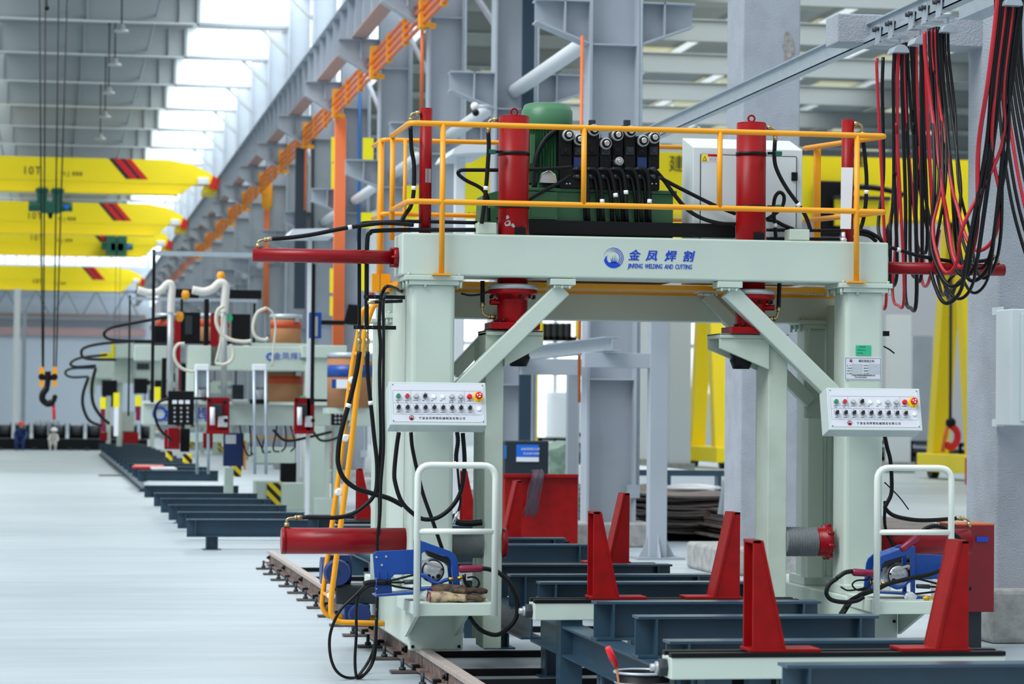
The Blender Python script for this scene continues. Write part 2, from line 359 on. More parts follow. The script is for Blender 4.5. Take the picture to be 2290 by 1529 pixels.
# ---------------------------------------------------------------- steel columns between the bays
def corbel(mb, x0, sgn, L, zt, y, d0=.26, d1=.5, w=.3):
    mb.prism([(x0, zt), (x0+sgn*L, zt), (x0+sgn*L, zt-d0), (x0, zt-d1-.0)], 'y', y-.01, y+.01)
    mb.box(x0, x0+sgn*L, y-w/2, y+w/2, zt-.02, zt)
    mb.bar((x0, y, zt-d1), (x0+sgn*L, y, zt-d0), w, .02)
    mb.box(x0+sgn*L*.45, x0+sgn*(L*.45+.015), y-w/2, y+w/2, zt-.38, zt)
for k in range(NCOL):
    y = cyk(k)
    t = thing('steel_column', 'grey-white steel H column with corbels between the two halls, %s from the camera' % ORD[k], 'column', (6.35, y, 0), 'steel columns of the runway')
    c = MB().ibar((6.35, y, .27), (6.35, y, 12.4), XR-XL, .36, .03, .02, up=(1, 0, 0))
    for z in (1.9, 3.7, 5.75, 8.0, 10.2): c.box(XL+.03, XR-.03, y-.17, y+.17, z, z+.018)
    c.build('shaft', 'col', t)
    lc = MB(); corbel(lc, XL, -1, .62, 6.27, y); lc.build('corbel', 'col', t)
    rc = MB(); corbel(rc, XR, 1, .66, 6.27, y); rc.build('corbel', 'col', t)
    uc = MB(); corbel(uc, XL, -1, .78, 8.56, y, .3, .75); uc.build('corbel', 'col', t)
    MB().box(6.35-.52, 6.35+.48, y-.5, y+.4, 0, .27).build('plinth', 'concb', t, .02)
    if k < 9: MB().cyl((XR+.02, y-.14, .7), (XR+.02, y-.14, 9), .028, n=8).box(XR-.1, XR+.04, y-.2, y-.1, .55, .7).build('conduit', 'zinc', t)
for k in range(13):
    one(MB().cyl((6.36, cyk(k)+.25, 6.02), (6.36, cyk(k+1)-.05, 6.02), .1, n=16), 'tie_pipe', 'colw', 'thick grey round pipe bracing the %s bay of columns' % ORD[k].replace('nearest', 'first'), 'brace', 'round pipes between the columns')
for k in range(8):
    a, b = (6.45, cyk(k)+.2, 6.5), (6.45, cyk(k+1)-.2, 8.9)
    one(MB().cyl(a, b, .05, n=10), 'diagonal_brace', 'col', 'thin slanting grey pipe brace in the %s bay of columns' % ORD[k].replace('nearest', 'first'), 'brace', 'slanting braces between the columns')
# runway girder
t = thing('crane_runway_girder', 'long grey crane runway girder on the column corbels running to the far end', 'girder', (5.65, 90, 8.58))
G0, G1 = 26, 184
MB().box(5.66, 5.68, G0, G1, 8.6, 9.42).build('web_plate', 'col', t)
MB().box(5.52, 5.82, G0, G1, 8.57, 8.6).build('bottom_flange', 'pink', t)
MB().box(5.5, 5.84, G0, G1, 9.42, 9.45).build('top_flange', 'col', t)
st = MB()
for i in range(100): st.box(5.53, 5.81, 27+i*1.34, 27.02+i*1.34, 8.6, 9.42)
tag(st.build('stiffener', 'col', t), kind='stuff')
MB().box(5.64, 5.7, G0, G1, 9.45, 9.55).build('crane_rail', 'dgrey', t)
# conductor bars
t = thing('conductor_bar_line', 'orange four-strip conductor bars with amber clamps under the runway girder', 'conductor bar', (5.9, 80, 7.7))
dA, dB = ray(967, 0), ray(500, 490)
XB = 5.86; YA = XB/(dA.x/dA.y); zA = 1.5+dA.z/dA.y*YA
#print('busbar z', zA, 'Y', YA, 'girder', [(5.55/(ray(x, y).x/ray(x, y).y), 1.5+ray(x, y).z/ray(x, y).y*5.55/(ray(x, y).x/ray(x, y).y)) for x, y in ((782, 0), (405, 524))])
for i in range(4): MB().box(XB-.03, XB+.03, 33, 150, zA-.24+i*.13, zA-.20+i*.13).build('conductor_strip', 'orange', t)
for i in range(34):
    y = 36+i*2.25; c = MB().box(XB-.045, XB+.06, y, y+.06, zA-.28, zA+.24)
    if i % 3 == 0: c.box(XB-.07, XB+.09, y-.06, y+.18, zA-.3, zA-.06).box(XB-.07, XB+.09, y-.06, y+.12, zA+.0, zA+.3).box(XB, 6.06, y, y+.08, zA-.3, zA-.22)
    c.build('clamp', 'amber', t)
# conduits, pipes and signs on the columns
def vstrip(px0, px1, py0, py1, Y, d, name, mat, label, cat, group=None):
    a, b = at(px0, py0, Y), at(px1, py1, Y)
    return one(MB().box(a.x, b.x, Y, Y+d, min(a.z, b.z), max(a.z, b.z)), name, mat, label, cat, group)
t = thing('orange_cable_riser', 'wide bundle of orange conduits rising on a column left of the guard rail', 'conduit', at(763, 700, 56.8))
for i in range(5):
    a = at(751.5+i*5.2, 250+i*4, 56.85); MB().cyl((a.x, 56.85, .3), (a.x, 56.85, a.z), .026, n=8).build('conduit', 'orange', t)
def pipe(px, py0, py1, Y, r, name, mat, label, cat, foot=False):
    a, b = at(px, py0, Y), at(px, py1, Y); return one(MB().cyl((a.x, Y, 0 if foot else b.z), (a.x, Y, a.z), r, n=10), name, mat, label, cat)
pipe(597, 470, 700, 76.95, .08, 'orange_conduit_pipe', 'orange', 'single orange conduit rising behind the far welding machine', 'conduit')
one(MB().lathe([(.06, -.48), (.16, -.25), (.16, .3), (.06, .48)], at(597, 436, 76.95), n=12), 'amber_cable_gland', 'amber', 'amber bell-shaped fitting on top of the single orange conduit', 'fitting')
pipe(805, 200, 540, 56.9, .035, 'water_pipe', 'bluep', 'blue pipe running down a column right of the orange conduits', 'pipe')
pipe(701, 310, 690, 63.5, .035, 'drain_pipe', 'dgrey', 'thin dark vertical pipe on a column between orange conduits and dark duct', 'pipe')
vstrip(662, 682, 330, 690, 63.5, .2, 'cable_duct', mt('charcoal_duct', '#2b3947', .5), 'dark slate vertical cable duct on a column left of the signs', 'duct')
pipe(684, 335, 470, 63.5, .03, 'orange_conduit_pipe', 'orange', 'short orange conduit beside the dark slate duct', 'conduit')
vstrip(1172, 1187, -120, 985, 36.5, .1, 'cable_duct', mt('navy_duct', '#20384a', .5), 'dark navy vertical duct on the second column right of the green motor', 'duct')
pipe(1302, 80, 900, 30.0, .02, 'orange_conduit_pipe', 'orange', 'thin orange conduit along the left flange of the nearest steel column', 'conduit')
pipe(945, 20, 250, 43.45, .03, 'orange_conduit_pipe', 'orange', 'orange conduit behind the thin red cylinder on the left of the gantry', 'conduit')
for i, (a, b, c, d, Y, lab) in enumerate([(741, 750, 306, 362, 56.85, 'upper narrow yellow sign strip left of the orange conduits'), (741, 750, 364, 422, 56.85, 'lower narrow yellow sign strip left of the orange conduits'),
        (738, 749, 600, 655, 56.85, 'narrow yellow sign strip low on the column, left of the ladder, upper one'), (738, 749, 662, 706, 56.85, 'narrow yellow sign strip low on the column, left of the ladder, lower one'), (812, 835, 308, 357, 50.1, 'square yellow sign plate left of the guard rail'), (808, 835, 475, 510, 50.1, 'second yellow sign plate behind the guard rail corner'), (808, 818, 560, 650, 50.1, 'narrow yellow sign strip behind the black hoses')]):
    vstrip(a, b, c, d, Y, .02, 'yellow_sign', 'sign', lab, 'sign', 'yellow column signs')
# ---------------------------------------------------------------- concrete columns
def ccol(px0, px1, Y, name, lab, stain=0):
    t = thing('concrete_column', lab, 'column', (ax(px0, Y)+.3, Y+.3, 0))
    x0, x1 = ax(px0, Y), ax(px1, Y)
    MB().box(x0, x1, Y, Y+.62, .0, 9.5).build('shaft', 'conc', t, .015)
    return t, x0, x1
t, x0, x1 = ccol(1656, 1785, 24.9, '', 'tall square concrete column behind the right red lifting cylinder')
MB().box(x0-.28, x1+.2, 24.5, 25.9, 0, .26).build('plinth', 'concb', t, .03)
ms = mt('brown_water_stain', '#857f7b', .85, hex2='#a9a6a2', scale=20)
s = MB()
for cx, cz, rx, rz in ((1772, 130, 17, 50), ):
    p = at(cx-8, cz-25, 24.89); n = 14
    s.add([(p.x+.05*rx/17*math.cos(2*PI*i/n)*(1+.3*math.sin(i*3)), 24.893, p.z+.14*math.sin(2*PI*i/n)*(1+.2*math.cos(i*5))) for i in range(n)], [tuple(range(n))])
s.build('stain', ms, t)
t, x0, x1 = ccol(2230, 2480, 17.3, '', 'big rough concrete column at the right edge beside the hanging cables')
MB().box(x0-.1, x1+.3, 17.1, 18.4, 0, .36).build('plinth', 'concb', t, .03)
a = at(1865, 33, 17.7); b = at(2200, 110, 17.7)
MB().box(a.x, x0+.05, 17.62, 17.9, b.z, a.z).build('bracket_beam', 'conc', t, .01)
XC = x0
t = thing('wall_cabinet', 'pale grey electrical cabinet bracketed to the right edge concrete column', 'cabinet', at(2260, 820, 17))
a = at(2262, 690, 16.9); b = at(2330, 952, 16.9)
MB().box(a.x, b.x, 16.9, 17.2, b.z, a.z).build('body', 'cab', t, .008)
c = at(2284, 700, 16.89); MB().box(c.x, b.x, 16.885, 16.9, b.z+.03, a.z-.03).build('door', 'cab', t, .003)
for py in (695, 945):
    q = at(2230, py, 17.2); MB().box(q.x-.0, a.x+.02, 17.1, 17.3, q.z-.025, q.z+.025).build('bracket', 'cab', t)
t = thing('hanging_cable_box', 'metal bracket with clip at the top right corner on the concrete column', 'bracket', at(2250, 5, 16.5))
a = at(2225, -25, 16.6); MB().box(a.x, a.x+.16, 16.6, 17.3, a.z-.1, a.z).build('clip', 'zinc', t)
# ================================================================ MAIN GANTRY
GY = 15.5; GC = 15.68
def px_x(px, Y=GY, py=900): return at(px, py, Y).x
def B(mb, x0, y0, x1, y1, Y, d):        # box from photo corners on the plane Y, depth d
    ym = (y0+y1)/2; xm = (x0+x1)/2
    return mb.box(at(x0, ym, Y).x, at(x1, ym, Y).x, Y, Y+d, at(xm, y0, Y).z, at(xm, y1, Y).z)
G = thing('box_beam_assembly_gantry', 'pale green hydraulic portal gantry with red cylinders, standing on the floor rails', 'machine', (3.5, 16, 0))
BX0, BX1, BZ0, BZ1 = 2.01, 4.96, 2.303, 2.552
b = MB().box(BX0, BX1, GY, GY+.36, BZ0, BZ1); fb = b.build('front_beam', 'green', G, .012, 3)
# lettering on the front beam
k = at(1355, 600, GY); xs = lambda px: at(px, 590, GY-.002).x; zs = lambda py, px=1450: at(px, py, GY-.002).z
YL = GY-.0015
for ch, px in (('金', 1405), ('凤', 1444), ('焊', 1486), ('割', 1526)):
    for q in range(5): text(ch, 'lettering', 'logo', fb, (xs(px-1)+(q % 3)*.002, YL-q*.0001, zs(581)+(q//3)*.0016), .068, shear=.22)
for q in (0, 1): text('JINFENG  WELDING  AND  CUTTING', 'lettering', 'logo', fb, (xs(1404)+q*.0009, YL-q*.0001, zs(600)), .039, shear=.22, xs=.60)
cx, cz = xs(1372), zs(578); lm = MB(); R0 = .060
def ringseg(mb, R, w, a0, a1, n=28, taper=True):
    vs = []; fs = []
    for i in range(n+1):
        t = i/n; a = math.radians(a0+(a1-a0)*t); ww = w*(min(1, t*2.2+.1) if taper else 1)
        for q in (R, R-ww): vs.append((cx+q*math.cos(a), YL-.0005, cz+q*math.sin(a)))
    for i in range(n): fs.append((2*i, 2*i+1, 2*i+3, 2*i+2))
    mb.add(vs, fs)
ringseg(lm, R0, .0042, 175, -48); ringseg(lm, R0-.010, .0042, 150, -50); ringseg(lm, R0-.020, .004, 130, -52)
body = [(cx+R0*math.cos(math.radians(a)), cz+R0*math.sin(math.radians(a))) for a in range(195, 316, 8)]
inner = [(cx+.024, cz-.026), (cx+.006, cz-.022), (cx-.012, cz-.026), (cx-.028, cz-.028), (cx-.038, cz-.016), (cx-.042, cz+.002), (cx-.036, cz+.014), (cx-.048, cz+.005)]
lm.prism(body+inner, 'y', YL-.0008, YL)
for dx, h, s_ in ((-.012, .03, -.004), (-.006, .045, .0), (.0, .052, .012), (.007, .036, .012), (.013, .03, .016)):
    lm.prism([(cx+dx-.0025, cz-.03), (cx+dx+.0025, cz-.03), (cx+dx+s_*.5+.002, cz-.03+h*.6), (cx+dx+s_, cz-.03+h)], 'y', YL-.0008, YL)
lm.build('round_emblem', 'logo', fb)
# rear beam and orange floor
MB().box(2.02, 5.02, 16.4, 16.62, az(718, 16.4, 1500), az(656, 16.4, 1500)).build('rear_beam', 'green', G, .008)
pf = MB().box(2.04, 4.9, 15.9, 16.42, 2.262, 2.292); pf.box(2.04, 4.9, 16.39, 16.45, 2.25, 2.31); pf.build('walkway_floor', 'yel', G)
# columns
def bolts(mb, pts, r, h, axis=(0, 0, 1)):
    for p in pts: mb.cyl(p, V(p)+V(axis)*h, r, n=6)
def col(xa, xb, y0, y1, z0, z1, cap=True, name='column', flip=0):
    c = MB().box(xa, xb, y0, y1, z0, z1-.045).build(name, 'green', G, .028, 3)
    if cap:
        MB().box(xa-.045, xb+.045, y0-.03, y1+.03, z1-.028, z1).box(xa-.02, xb+.02, y0-.02, y1+.02, z1-.055, z1-.028).build('cap_plate', 'green', c, .004)
        for p_ in [(x, y, z1-.072) for x in (xa-.03, xb+.03) for y in (y0-.012, (y0+y1)/2, y1+.01)]+[((xa+xb)/2+q, y0-.012, z1-.072) for q in (-.05,)]: MB().cyl(p_, V(p_)+V((0, 0, .045)), .009, n=6).build('bolt', 'green2', c)
        for x in (xa-.02, (xa+xb)/2, xb+.02): MB().cyl((x, y0-.018, z1), (x, y0-.018, z1+.014), .009, n=6).build('bolt', 'green2', c)
    return c
LX0, LX1, RX0, RX1 = 2.07, 2.328, 4.693, 4.933
col(LX0, LX1, GY, GY+.26, .44, BZ0+.0); col(RX0, RX1, GY, GY+.26, .44, BZ0)
zrb = az(718, 16.4, 1500)
col(LX0, LX1, 16.4, 16.62, .44, zrb+.02, True); col(4.70, 4.86, 16.4, 16.6, .44, zrb+.02, True)
MB().box(LX0+.0, LX0+.1, 15.8, 16.38, .5, 2.2).box(LX0+.02, LX0+.06, 15.78, 16.4, 2.2, 2.26).build('side_panel', 'green', G, .006)
MB().box(RX1-.10, RX1-.03, 15.8, 16.38, .5, 2.2).build('side_panel', 'green', G, .006)
x = px_x(840, 16.9); MB().box(x, x+.10, 16.9, 17.1, .4, az(722, 16.9, 850)).box(x-.04, x+.14, 16.86, 17.14, az(722, 16.9, 850), az(712, 16.9, 850)).build('cable_post', 'green', G, .006)
x = px_x(1803, 16.2); MB().box(x, x+.1, 16.15, 16.3, .5, az(935, 16.2, 1815)).build('side_post', 'green', G, .005)
# braces
def brace(pa, pb, Y, w, name='knee_brace'):
    a, c = at(*pa, Y+w/2), at(*pb, Y+w/2)
    o = MB().bar(a, c, w, .088, up=(0, 1, 0)).build(name, 'green', G, .008); return o
def bcap(x0, y0, x1, y1, Y, name='brace_cap'):
    m = MB(); B(m, x0, y0, x1, y1, Y, .14); m.box(at(x0, y1, Y).x+.02, at(x1, y1, Y).x-.02, Y+.01, Y+.13, at(x0, y1, Y).z-.012, at(x0, y1, Y).z)
    for i in range(3): m.cyl((at(x0, y1, Y).x+.025+i*.045, Y+.01, at(x0, y1, Y).z-.02), (at(x0, y1, Y).x+.025+i*.045, Y+.01, at(x0, y1, Y).z), .008, n=6)
    return m.build(name, 'green', G, .003)
brace((1258, 645), (1016, 882), GY+.02, .10); brace((1628, 650), (1862, 880), GY+.02, .10)
bcap(1232, 623, 1288, 637, GY-.01); bcap(1606, 629, 1661, 643, GY-.01)
brace((1575, 660), (1812, 900), 16.36, .08); brace((1180, 655), (1012, 835), 16.36, .08)
bcap(1563, 642, 1606, 654, 16.0); bcap(1800, 640, 1860, 652, 16.0)
# inner clamping posts with brackets
def ipost(px0, px1, pys, sgn):
    Y = GC-.06; x0, x1 = px_x(px0, Y), px_x(px1, Y); zt = az(pys, Y, (px0+px1)/2)
    p = MB().box(x0, x1, Y, Y+.27, .12, zt-.01).build('clamping_post', 'green2', G, .006)
    a, c = (x1, px_x(1212, Y)) if sgn > 0 else (x0, px_x(1607, Y))
    xe = c; m = MB()
    m.box(min(xe, x0 if sgn > 0 else x1), max(xe, x0 if sgn > 0 else x1), Y-.03, Y+.3, zt-.03, zt)
    m.box(min(xe, x0), max(xe, x1), Y-.03, Y+.3, zt-.012, zt)
    for y in (Y-.02, Y+.26): m.prism([(a, zt-.03), (xe, zt-.03), (xe, zt-.09), (a, zt-.215)], 'y', y, y+.03)
    m.build('bracket', 'green2', p, .004)
    q = MB(); bxc = (a+xe)/2-sgn*.01
    q.lathe([(.07, 0), (.073, -.03), (.062, -.05), (.07, -.07), (.058, -.1), (.05, -.12)], (bxc, GC+.04, zt-.09), n=20); q.build('bellows', 'blk', p)
    return x0, x1, zt
pl = ipost(1085, 1126, 738, 1); pr_ = ipost(1718, 1761, 747, -1)
MB().box(px_x(1060, 16.1), px_x(1085, 16.1), 16.0, 16.1, .15, az(760, 16.1, 1075)).build('guide_plate', 'green2', G, .004)
MB().box(px_x(1690, 16.1), px_x(1716, 16.1), 16.0, 16.1, .15, az(770, 16.1, 1700)).build('guide_plate', 'green2', G, .004)
# vertical lifting cylinders
def vcyl(px, r, pyt, pyf, pyb, hs):
    x = at(px, 400, GC).x; X = V((x, GC, 0)); z = lambda py: az(py, GC, px)
    c = MB().cyl((x, GC, BZ0-.12), (x, GC, z(pyt)), r, n=40).lathe([(r, 0), (r-.004, .006)], (x, GC, z(pyt)), n=40)
    c = c.build('lifting_cylinder', 'red', G)
    MB().torus((x, GC, z(pyt)+.032), (.25, 1, 0), .019, .006, 24, 8).cyl((x, GC, z(pyt)), (x, GC, z(pyt)+.016), .012, n=10).build('eye_bolt', 'red', c)
    for py in (344, 463):
        zz = z(py+(10 if px > 1500 else 0)*0+(1 if px > 1500 else 0)); s = MB().lathe([(r+.001, -.010), (r+.004, -.010), (r+.004, .010), (r+.001, .010)], (x, GC, zz), n=40)
        s.box(x+hs*(r-.01), x+hs*(r+.05), GC-.1, GC-.08, zz-.008, zz+.008); s.build('strap', 'blk', c)
        MB().box(x+hs*(r+.035), x+hs*(r+.075), GC-.105, GC-.07, zz-.013, zz+.013).build('hose_clip', 'hgreen', c, .003)
    for q in (0,): MB().box(x-.005, x+.06, GC-r-.006, GC-r+.03, BZ1+.002, BZ1+.05).build('lock_tab', 'blk', c, .002)
    f = MB().lathe([(r+.045, 0), (r+.06, -.01), (r+.06, -.03), (r+.05, -.032)], (x, GC, z(pyf)), n=40).build('steel_flange', 'tubeg', c)
    f = MB().lathe([(r+.055, -.031), (r+.058, -.055), (r+.03, -.075), (r+.0, -.09), (r, -.11), (r, z(pyb)-z(pyf)+.02)], (x, GC, z(pyf)), n=40)
    f.box(x-.145, x+.145, GC-.13, GC+.13, z(pyb)-.0, z(pyb)+.04)
    f.cyl((x-hs*.2*0, GC, z(pyb)+.16), (x+hs*(r+.05), GC-.05, z(pyb)+.16), .018, n=14)
    f.build('lower_housing', 'red', c, .003)
    for i in range(12):
        a = 2*PI*i/12+.2; MB().cyl((x+(r+.04)*math.cos(a), GC+(r+.04)*math.sin(a), z(pyf)-.085), (x+(r+.04)*math.cos(a), GC+(r+.04)*math.sin(a), z(pyf)-.055), .008, n=6).build('bolt', 'blk', c)
    for sx in (-.115, -.07, .07, .115): MB().cyl((x+sx, GC-.11, z(pyb)+.04), (x+sx, GC-.11, z(pyb)+.058), .013, n=6).build('bolt', 'blk', c)
    if hs < 0:
        m = MB(); rc = random.Random(4)
        for cx_, cy_, sr in ((-.045, .075, .022), (-.015, .06, .012), (-.05, .11, .012)):
            n = 12; vs = []
            for i in range(n):
                q = 2*PI*i/n; rr = sr*(.6+.6*rc.random()); th = (cx_+rr*math.cos(q))/r; vs.append((x+(r+.0008)*math.sin(th), GC-(r+.0008)*math.cos(th), BZ1+cy_+rr*math.sin(q)))
            m.add(vs, [tuple(range(n))])
        m.build('chipped_paint', 'grey', c)
    return x
vcyl(1148.5, .0905, 262, 636, 737, -1); vcyl(1679.5, .0895, 277, 648, 747, 1)
# thin vertical rams
def thin(px, pyt, side):
    Y = GC+.06; x = at(px, 380, Y).x; zt = az(pyt, Y, px)
    c = MB().cyl((x, Y, BZ1-.02), (x, Y, zt), .0375, n=24).build('slim_ram', 'red', G)
    MB().cyl((x, Y, zt-.035), (x+side*.06, Y, zt-.035), .013, n=8).build('port', 'brass', c)
    return c, x, Y, zt
c1, x1, Y1, z1_ = thin(951.5, 242, -1)
MB().prism([(x1+.0, -.0), (x1+.02, -.0), (x1+.02, .085), (x1+.002, .08)], 'y', 0, 1) if 0 else None
lbl = MB(); 
for i in range(5):
    a0, a1 = -.5-.15*i*0+i*.12-PI/2+.35, -PI/2+.47+i*.12
    zA_, zB_ = az(409, Y1, 951), az(378, Y1, 951)
    lbl.add([(x1+.0382*math.cos(a0), Y1+.0382*math.sin(a0), zA_), (x1+.0382*math.cos(a1), Y1+.0382*math.sin(a1), zA_), (x1+.0382*math.cos(a1), Y1+.0382*math.sin(a1), zB_), (x1+.0382*math.cos(a0), Y1+.0382*math.sin(a0), zB_)], [(0, 1, 2, 3)])
lbl.build('worn_label', 'tubeg', c1)
c2, x2, Y2, z2_ = thin(1895.5, 268, 1)
pa, pb = at(1880, 374, Y2-.05), at(1907, 512, Y2-.05)
MB().prism([(pa.x+.004, pa.z), (pb.x, pa.z), (pb.x-.012, pb.z), (pa.x, pb.z)], 'y', Y2-.052, Y2-.049).build('paper_sheet', 'white', c2)
MB().cyl((pa.x+.02, Y2-.05, BZ1), (pa.x+.02, Y2-.05, BZ1+.07), .014, n=14).cyl((pa.x+.02, Y2-.05, BZ1), (pa.x+.02, Y2-.05, BZ1+.035), .022, n=14).build('chrome_rod', 'chrome', c2)
# upper push rams
def hcyl(xa, xb, z, Y, r, name, mat='crim', n=36): return MB().cyl((xa, Y, z), (xb, Y, z), r, n=n).build(name, mat, G)
zz = az(572, GC, 700); xa = at(565, 572, GC).x
h = hcyl(xa, BX0, zz, GC, .041, 'push_ram')
f = MB().lathe([(.052, 0), (.06, .008), (.06, .026), (.05, .03)], (BX0-.03, GC, zz), (1, 0, 0), 32)
for a in range(6): f.cyl((BX0-.045, GC+.056*math.cos(a*1.05), zz+.056*math.sin(a*1.05)), (BX0-.002, GC+.056*math.cos(a*1.05), zz+.056*math.sin(a*1.05)), .009, n=6)
f.build('flange', 'crim', h)
zz2 = az(601, GC, 2100); xb = at(2245, 601, GC).x
h2 = hcyl(BX1, xb, zz2, GC, .037, 'push_ram')
# lower push cylinders
zl = az(1209, GC, 760); xa = at(631, 1209, GC).x; r_ = .077
h3 = hcyl(xa, LX0+.02, zl, GC, r_, 'push_cylinder', 'crim', 44)
MB().lathe([(r_-.004, -.004), (r_+.001, 0), (r_+.001, .02)], (xa-.002, GC, zl), (1, 0, 0), 44).build('end_cap', 'crim', h3)
def bellow(x0, x1, z, r):
    m = MB(); n = 26; prof = []
    for i in range(n+1): prof.append((r+(.005 if i % 2 else -.003), (x1-x0)*i/n))
    return m.lathe(prof, (x0, GC, z), (1, 0, 0), 28)
bellow(LX1, pl[0], zl-.02, .078).build('rubber_bellows', 'gait', h3)
MB().lathe([(.085, 0), (.09, .01), (.09, .03), (.08, .034)], (pl[1], GC, zl-.01), (1, 0, 0), 36).build('end_flange', 'crim', h3)
zr_ = az(1211, GC, 2050); h4 = hcyl(RX1-.02, px_x(2168, GC), zr_, GC, .078, 'push_cylinder', 'crim', 44)
bellow(pr_[1], px_x(1827, GC), zr_, .085).build('rubber_bellows', 'gait', h4)
f = MB().lathe([(.08, 0), (.088, .01), (.088, .05), (.1, .055), (.1, .085)], (px_x(1826, GC), GC, zr_), (1, 0, 0), 36)
for a in range(8): f.cyl((px_x(1845, GC), GC+.098*math.cos(a*.785+.2), zr_+.098*math.sin(a*.785+.2)), (px_x(1858, GC), GC+.098*math.cos(a*.785+.2), zr_+.098*math.sin(a*.785+.2)), .014, n=6)
f.build('end_flange', 'crim', h4)
# wheel trucks
def truck(x0, x1, lx):
    t = MB().box(x0, x1, 15.4, 17.6, .155, .44).build('wheel_truck', 'green', G, .01)
    MB().box(x0, x1, 15.375, 15.4, .13, .44).build('end_plate', 'green', t, .012)
    [MB().cyl((x, 15.376, z), (x, 15.364, z), .01, n=6).build('bolt', 'blk', t) for x in (x0+.025, x1-.025) for z in (.155, .29)]
    w = MB()
    for y in (15.6, 17.2): w.cyl(((x0+x1)/2-.05, y, .228), ((x0+x1)/2+.05, y, .228), .088, n=28).cyl(((x0+x1)/2-.065, y, .228), ((x0+x1)/2-.05, y, .228), .1, n=28)
    w.build('wheel', 'dgrey', t); MB().box((x0+x1)/2-.06, (x0+x1)/2-.0, 15.42, 15.5, .135, .2).build('rail_sweeper', 'blk', t)
    MB().box(x0+.02, x1-.02, 15.45, 15.85, .44, .5).build('foot_plate', 'green', t, .006); MB().box(x0+.02, x1-.02, 16.35, 16.7, .44, .5).build('foot_plate', 'green', t, .006)
    return t
t1 = truck(2.055, 2.375, 0); t2 = truck(4.67, 4.99, 0)
# travel motor on the left truck
mo = at(752, 1275, 17.0)
m = MB().cyl((mo.x-.10, 17.0, mo.z), (mo.x+.09, 17.0, mo.z), .085, n=28)
m.cyl((mo.x-.02, 16.86, mo.z), (mo.x-.02, 16.70, mo.z), .075, n=28).lathe([(.08, 0), (.085, .05), (.06, .1), (.02, .12)], (mo.x-.02, 16.82, mo.z), (0, -1, 0), 28)
m.box(mo.x-.06, mo.x+.08, 16.9, 17.1, mo.z+.06, mo.z+.1); mm = m.build('travel_motor', 'nblue', G)
ge = MB().box(mo.x-.02, 2.06, 16.8, 17.15, mo.z-.2, mo.z-.09); ge.build('gearbox', 'dgrey', mm, .008); ge = MB().box(mo.x+.03, 2.0, 16.78, 17.15, mo.z-.34, mo.z-.2).cyl((mo.x+.12, 16.9, mo.z-.26), (mo.x+.12, 16.7, mo.z-.26), .07, n=20)
ge.build('gearbox', 'nblue', mm, .008); MB().box(mo.x-.02, 2.06, 16.82, 17.1, mo.z-.12, mo.z-.085).build('mount_plate', 'dgrey', mm)
# guard rail (amber tube)
RZ = lambda py, px, Y=15.45: az(py, Y, px)
gr = MB(); ztop = 3.187; zmid = az(456, 15.45, 1200); RR = .0165
Yf = 15.45; Yr = 16.32
xl, xr = px_x(917, Yf, 270), px_x(1982, Yf, 298)
xlb = px_x(877, 16.2, 300)
def bend(pts, r=.04):
    pts = [V(p) for p in pts]; out = [pts[0]]
    for i in range(1, len(pts)-1):
        a, b_, c = pts[i-1], pts[i], pts[i+1]; u = (a-b_).normalized(); w = (c-b_).normalized()
        rr = min(r, (a-b_).length*.45, (c-b_).length*.45); s0 = b_+u*rr; e0 = b_+w*rr
        for k in range(6): t = k/5; out.append(s0*(1-t)**2+b_*2*t*(1-t)+e0*t*t)
    return out+[pts[-1]]
for z in (ztop, zmid):
    gr.tube(bend([(xlb, 16.2, z), (xl, Yf, z), (xr, Yf, z), (4.66, 16.28, z)]), RR, 12)
    gr.tube(bend([(px_x(838, 16.55), 16.75, z-.01), (px_x(851, 16.35), 16.35, z-.01), (4.62, 16.32, z-.01)], .03), RR*.85, 12)
gr = gr.build('guard_rail', 'yel', G)
def post(px, Y, z0, z1, r=RR, base=False, name='rail_post'):
    x = px_x(px, Y, 450); m = MB().cyl((x, Y, z0), (x, Y, z1), r, n=14)
    if base: m.box(x-.055, x+.055, Y-.03, Y+.03, z0-.006, z0+.004)
    m.build(name, 'yel', gr)
post(989, Yf, BZ0+.006, ztop, base=True); post(1916, Yf, BZ0+.006, ztop, base=True)
post(1305, Yf, zmid, ztop); post(1609, Yf, zmid, ztop)
post(877, 16.2, 2.55, ztop); post(905, 16.32, 2.35, ztop, RR*.7)
post(851, 16.4, 2.24, ztop, RR*1.25)
x = px_x(1829, 16.2, 430); MB().box(x-.02, x+.02, 16.2, 16.24, 2.5, ztop).build('rail_post', 'yel', gr, .003)
a = at(832, 612, 16.4); c_ = at(872, 652, 16.4); MB().box(a.x, c_.x, 16.38, 16.44, c_.z, a.z).build('rail_bracket', 'yel', gr)
